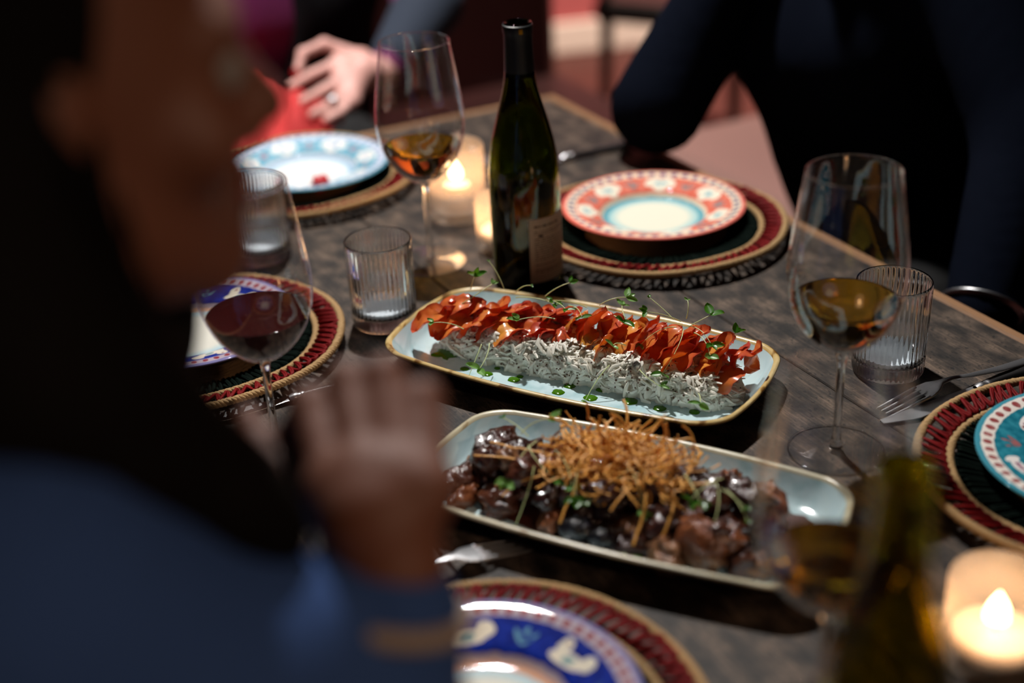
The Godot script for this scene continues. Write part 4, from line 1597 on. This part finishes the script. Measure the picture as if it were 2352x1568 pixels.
# ---------------------------------------------------------------- room
func chair(called: String, label: String, cat: String, at: Vector3, turn: float, seatmat: String, backm: float) -> void:
	var t := thing(called, label, cat, at, turn)
	var mb := MB.new()
	mb.box(Transform3D(Basis(), Vector3(0, .43, 0)), Vector3(.46, .06, .44), .015)
	part(t, "seat", mb.mesh(), M[seatmat])
	for q in [[-1, -1], [1, -1], [-1, 1], [1, 1]]:
		mb = MB.new()
		var back: bool = q[1] < 0
		mb.tube([Vector3(.20 * q[0], 0, .19 * q[1] * 1.1), Vector3(.195 * q[0], .40, .19 * q[1]), Vector3(.195 * q[0], (backm if back else .405), .19 * q[1] - (.07 if back else 0.0))], [.014, .019, .016], 8)
		part(t, "leg", mb.mesh(), M.dark_wood)
	mb = MB.new()
	mb.box(Transform3D(Basis(Vector3(1, 0, 0), -.15), Vector3(0, backm - .12, -.245)), Vector3(.40, .20, .025), .008)
	part(t, "backrest", mb.mesh(), M.dark_wood)

func spot_lamp(label: String, at: Vector3, aim: Vector3, color: Color, energy: float, angle: float, size: float) -> void:  # fixtures out of view, set up for what they light
	var t := thing("unseen_spotlight", label, "lamp", at)
	var d := (aim - at).normalized()
	var side := d.cross(Vector3(0, 0, 1)).normalized()
	var bs := Basis(side, -d, side.cross(-d))
	var mb := MB.new()
	mb.lathe([Vector2(0, .12), Vector2(.035, .12), Vector2(.048, .11), Vector2(.05, -.01), Vector2(.046, -.012), Vector2(.044, .02), Vector2(0, .02)], 28)
	var can := part(t, "lamp_can", mb.mesh(), M.lamp_metal)
	can.basis = bs
	mb = MB.new()
	mb.lathe([Vector2(0, .003), Vector2(.042, .003)], 12)
	var gl := part(t, "lamp_lens", mb.mesh(), M.lamp_glow)
	gl.basis = bs
	mb = MB.new()
	mb.tube([-d * .10, Vector3(0, 3.2 - at.y, 0)], [.008], 8)
	part(t, "rod", mb.mesh(), M.lamp_metal)
	var l := SpotLight3D.new()
	l.name = "spot_light"
	l.light_color = color
	l.light_energy = energy
	l.light_size = size
	l.spot_angle = angle
	l.spot_angle_attenuation = 1.0
	l.spot_range = 12.0
	l.spot_attenuation = 2.0
	l.shadow_enabled = true
	l.position = d * .02
	l.basis = Basis(side, side.cross(d) * -1.0, -d)
	t.add_child(l)

func slab(called: String, x: Transform3D, s: Vector3, m: String) -> MeshInstance3D:
	var mb := MB.new()
	mb.box(Transform3D(), s, .004)
	return struct(called, mb.mesh(), M[m], x)

func room() -> void:
	var yaw := 0.2
	var R := Transform3D(Basis(Vector3.UP, yaw), Vector3(.25, 0, -5.11))
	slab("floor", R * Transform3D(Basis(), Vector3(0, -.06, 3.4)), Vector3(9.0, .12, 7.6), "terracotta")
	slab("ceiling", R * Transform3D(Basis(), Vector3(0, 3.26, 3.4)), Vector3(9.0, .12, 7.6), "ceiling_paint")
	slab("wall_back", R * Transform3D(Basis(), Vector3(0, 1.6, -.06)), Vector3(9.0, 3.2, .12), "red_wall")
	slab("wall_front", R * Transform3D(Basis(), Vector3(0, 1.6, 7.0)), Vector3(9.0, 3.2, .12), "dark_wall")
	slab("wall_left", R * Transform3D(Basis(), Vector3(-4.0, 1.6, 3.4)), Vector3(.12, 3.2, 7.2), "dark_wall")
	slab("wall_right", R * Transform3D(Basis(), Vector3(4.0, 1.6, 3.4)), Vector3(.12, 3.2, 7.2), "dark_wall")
	slab("baseboard_back", R * Transform3D(Basis(), Vector3(0, .055, .012)), Vector3(7.8, .11, .024), "pale_trim")

func furniture() -> void:
	# the table: planks within a pale edge, on a trestle
	var L := 2.5
	var W := 0.92
	var t := thing("dining_table", "long dark weathered wooden plank table with a worn paler edge", "table", CORNER)
	t.position.y = 0
	var bs := Basis(U, Vector3.UP, U.cross(Vector3.UP))     # local x along the table, z towards -V
	rng.seed = 17
	var e := 0.016
	var pw := (W - 2.0 * e) / 4.0
	for i in 4:
		var mb := MB.new()
		mb.box(Transform3D(), Vector3(L - 2.0 * e, .034, pw - .0011), .0013, .46, Vector2(rng.randf(), rng.randf()))
		var o := part(t, "plank", mb.mesh(), M.table_wood)
		o.transform = Transform3D(bs, U * (L * .5) + V * (e + pw * (i + .5)) + Vector3(0, TY - .017, 0))
	for s in 2:
		var mb := MB.new()
		mb.box(Transform3D(), Vector3(L, .036, e - .0008), .003, .46, Vector2(.3 * s, .1))
		var o := part(t, "edge_strip", mb.mesh(), M.edge_wood)
		o.transform = Transform3D(bs, U * (L * .5) + V * (e * .5 if s == 0 else W - e * .5) + Vector3(0, TY - .0175, 0))
		mb = MB.new()
		mb.box(Transform3D(), Vector3(e - .0008, .036, W - 2.0 * e), .003, .46, Vector2(.7, .2 * s))
		o = part(t, "edge_strip", mb.mesh(), M.edge_wood)
		o.transform = Transform3D(bs, U * (e * .5 if s == 0 else L - e * .5) + V * (W * .5) + Vector3(0, TY - .0175, 0))
	for s in 2:
		var mb := MB.new()
		mb.box(Transform3D(), Vector3(.09, TY - .036, .09), .006)
		var o := part(t, "leg", mb.mesh(), M.dark_wood)
		o.transform = Transform3D(bs, U * (.45 if s == 0 else L - .45) + V * (W * .5) + Vector3(0, (TY - .036) * .5, 0))
		mb = MB.new()
		mb.box(Transform3D(), Vector3(.10, .05, .66), .006)
		o = part(t, "foot", mb.mesh(), M.dark_wood)
		o.transform = Transform3D(bs, U * (.45 if s == 0 else L - .45) + V * (W * .5) + Vector3(0, .025, 0))

	# seats
	var q := thing("leather_bench", "dark red leather bench with a tall back at the far end of the table", "bench", Vector3(-.34, 0, -2.87), atan2(.4415, .8973))
	var mb := MB.new()
	mb.box(Transform3D(Basis(), Vector3(0, .22, 0)), Vector3(1.35, .44, .50), .03)
	part(q, "seat", mb.mesh(), M.red_leather)
	mb = MB.new()
	mb.box(Transform3D(Basis(), Vector3(0, .70, -.31)), Vector3(1.35, 1.40, .11), .03)
	part(q, "backrest", mb.mesh(), M.red_leather)
	q = thing("upholstered_bench", "pale pink upholstered bench behind the person in navy", "bench", Vector3(.83, 0, -2.23), -atan2(.8973, .4415))
	mb = MB.new()
	mb.box(Transform3D(Basis(), Vector3(0, .42, 0)), Vector3(1.5, .09, .50), .03)
	part(q, "seat_cushion", mb.mesh(), M.pink_leather)
	mb = MB.new()
	mb.box(Transform3D(Basis(), Vector3(0, .19, 0)), Vector3(1.44, .37, .40), .01)
	part(q, "plinth", mb.mesh(), M.dark_wood)
	chair("wooden_chair", "dark wooden chair standing by the red wall in the background", "chair", Vector3(.58, 0, -4.05), 2.6, "dark_wood", .86)
	chair("dining_chair", "dark chair under the woman in the foreground", "chair", Vector3(-.41, 0, -.54), 2.03, "dark_wood", .84)

func _ready() -> void:
	# camera, light, exposure
	var cam := Camera3D.new()
	cam.name = "camera"
	var p := deg_to_rad(27.1)
	var r := deg_to_rad(-2.95)
	var fw := Vector3(0, -sin(p), -cos(p))
	var up0 := Vector3(0, cos(p), -sin(p))
	var rt := Vector3(1, 0, 0) * cos(r) + up0 * sin(r)
	var up := Vector3(1, 0, 0) * -sin(r) + up0 * cos(r)
	cam.transform = Transform3D(Basis(rt, up, -fw), Vector3(0, TY + EYE, 0))
	var at := CameraAttributesPhysical.new()
	at.frustum_focal_length = 50.0
	at.frustum_focus_distance = 1.38
	at.exposure_aperture = 1.8
	at.frustum_near = 0.05
	at.frustum_far = 50.0
	cam.attributes = at
	add_child(cam)
	cam.current = true
	var we := WorldEnvironment.new()
	we.name = "world"
	var env := Environment.new()
	env.background_mode = Environment.BG_COLOR
	env.background_color = Color(0, 0, 0)
	env.tonemap_mode = Environment.TONE_MAPPER_LINEAR
	env.tonemap_exposure = 1.0
	env.sdfgi_enabled = true
	env.ssao_enabled = true
	env.ssil_enabled = true
	we.environment = env
	add_child(we)
	make_materials()
	spot_lamp("unseen ceiling spotlight on a rod above the far end, lighting the table", Vector3(-.14, TY + 2.1, -2.40), Vector3(-.05, TY, -1.45), Color(1.0, .985, .97), 6.8, 62.0, .045)  # out of view, placed to light the table and cast shadows towards the camera
	spot_lamp("unseen ceiling spotlight on a rod, lighting the red back wall", Vector3(.9, 2.55, -3.9), Vector3(.6, .0, -4.9), Color(1, .92, .86), 13.0, 55.0, .05)  # out of view, placed to brighten the back wall and baseboard
	spot_lamp("added fill spotlight on a rod at the camera side, lighting the woman", Vector3(1.15, 2.3, .75), Vector3(-.10, 1.00, -.53), Color(1, .86, .74), 1.6, 14.0, .06)  # added fill, a narrow cone on the woman's face, hand and shirt
	spot_lamp("unseen ceiling spotlight on a rod at the left, lighting the person in purple", Vector3(-1.25, 2.7, -1.35), Vector3(-.42, .78, -2.45), Color(1, .95, .93), 4.5, 15.0, .05)  # out of view, placed to light the purple top and the red cloth
	room()
	furniture()

	# the laid table
	var mat0 := make_placemat("round woven placemat with red and dark green raffia rings beneath the coral plate")
	mat0.position = Vector3(.183, TY, -1.612)
	mat0.rotation.y = .4
	dup(mat0, "woven_placemat", "round woven placemat with red raffia ring beneath the bright far-end plate", Vector3(-.278, TY, -1.848), 1.9)
	dup(mat0, "woven_placemat", "round woven placemat with red raffia ring beneath the blue plate behind the red wine", Vector3(-.337, TY, -1.355), 3.1)
	dup(mat0, "woven_placemat", "round woven placemat with red raffia ring beneath the turquoise plate at the right edge", Vector3(.500, TY, -1.015), 4.4)
	dup(mat0, "woven_placemat", "round woven placemat with red raffia ring beneath the blue plate nearest the woman", Vector3(-.034, TY, -.742), 5.2)
	var py := TY + .0066
	make_plate(0, "coral red plate painted with white hearts and a teal-ringed cream centre behind the bottle", Vector3(.183, py, -1.636), .55)
	make_plate(3, "brightly lit pale turquoise and white plate at the far end of the table", Vector3(-.268, py, -1.856), 1.3)
	make_plate(1, "cobalt blue plate with a white centre behind the glass of red wine", Vector3(-.345, py, -1.372), 2.2)
	make_plate(2, "turquoise plate with white fish and red border dots at the right edge", Vector3(.505, py, -1.02), .3)
	make_plate(1, "cobalt blue plate with white animals in front, cut by the bottom of the picture", Vector3(-.034, py, -.748), 5.0)
	var mb := MB.new()
	lump(mb, Vector3.ZERO, Vector3(.013, .011, .010), Basis(), 3.0, .9, Color(1, 1, 1))
	single("red_petal", mb.mesh(), M.petal, "crumpled red petal on the rim of the bright far plate", "petal", Vector3(-.243, TY + .0265, -1.775))
	make_wine_glass("large wine glass of golden white wine at the right before a tumbler", "white_wine", .150, Vector3(.287, TY, -1.093), 0)
	make_wine_glass("large wine glass with golden white wine at the back beside the bottle", "white_wine", .146, Vector3(-.092, TY, -1.562), 1)
	make_wine_glass("wine glass of dark red wine at the left by the woman's face", "red_wine", .147, Vector3(-.223, TY, -1.135), 2)
	make_wine_glass("blurred wine glass of white wine in the lower right foreground", "white_wine", .140, Vector3(.197, TY, -.742), 3)
	make_tumbler("clear ribbed tumbler of water left of the salmon platter", Vector3(-.138, TY, -1.405), .1, .042)
	make_tumbler("clear ribbed tumbler of water behind the right-hand wine glass", Vector3(.371, TY, -1.237), .5, .044)
	make_tumbler("clear ribbed tumbler of water in front of the bright far plate", Vector3(-.298, TY, -1.603), .8, .044)
	make_candle("tall ribbed glass with a glowing candle behind the back wine glass", Vector3(-.060, TY, -1.700), .3, .0365, .098, .0016, .018)
	make_candle("small ribbed glass candle holder half hidden behind the green bottle", Vector3(-.004, TY, -1.590), 0, .033, .068, .0016)
	make_candle("bright ribbed glass candle holder in the lower right corner", Vector3(.333, TY, -.800), 0, .036, .072, .0016)
	make_bottle("tall dark green wine bottle with a plain paper back label beside the salmon platter", Vector3(.023, TY, -1.499), 0, "bottle_glass", true)
	make_bottle("blurred olive glass bottle in the lower right foreground beside the bright candle", Vector3(.1935, TY, -.600), 0, "bottle_glass_pale", false)
	var bt := -atan2(V.z, V.x)
	cutlery_knife("table knife with a dark handle right of the coral plate by the navy elbow", Vector3(.186, TY, -1.936), bt)
	cutlery_knife("table knife with a dark handle beside the fork at the right", Vector3(.545, TY, -1.232), bt)
	cutlery_knife("table knife in front of the blue plate, partly hidden by the woman's hand", Vector3(-.130, TY, -1.272), atan2(-.378, -.925)).scale = Vector3.ONE * .87
	cutlery_knife("table knife beside the bright plate at the far table end", Vector3(-.09, TY, -2.03), bt + PI * .5)
	cutlery_fork("steel fork lying tines down beside the knife at the right", Vector3(.522, TY, -1.240), bt)
	cutlery_fork("fork seen blurred between the woman's hand and the meat platter", Vector3(-.170, TY, -.885), bt + PI)
	salmon_platter()
	meat_platter()
	people()
	mb = MB.new()
	nz.seed = 3
	nz.frequency = 1.0
	nz.fractal_octaves = 3
	for i in 24:
		for j in 30:
			var u := i / 23.0
			var w := j / 29.0
			var y := -.03 - .10 * smoothstep(.45, 1.0, u) + .020 * sin(w * 17.0 + u * 3.0) * (.3 + u) + .03 * nz.get_noise_2d(u * 3.0, w * 3.0) - .05 * w
			mb.p(Vector3(lerpf(-.12, .10, w) + .03 * u, y, lerpf(-.10, .12, u) + .03 * w))
	for k in 720:
		mb.p(mb.v[k] - Vector3(0, .003, 0))
	mb.grid(0, 24, 30, false, true)
	mb.grid(720, 24, 30, false, false)
	single("red_napkin", mb.mesh(), M.red_cloth, "bright red cloth draped over the lap of the person in purple", "napkin", Vector3(-.385, TY + .025, -2.32), -.3)
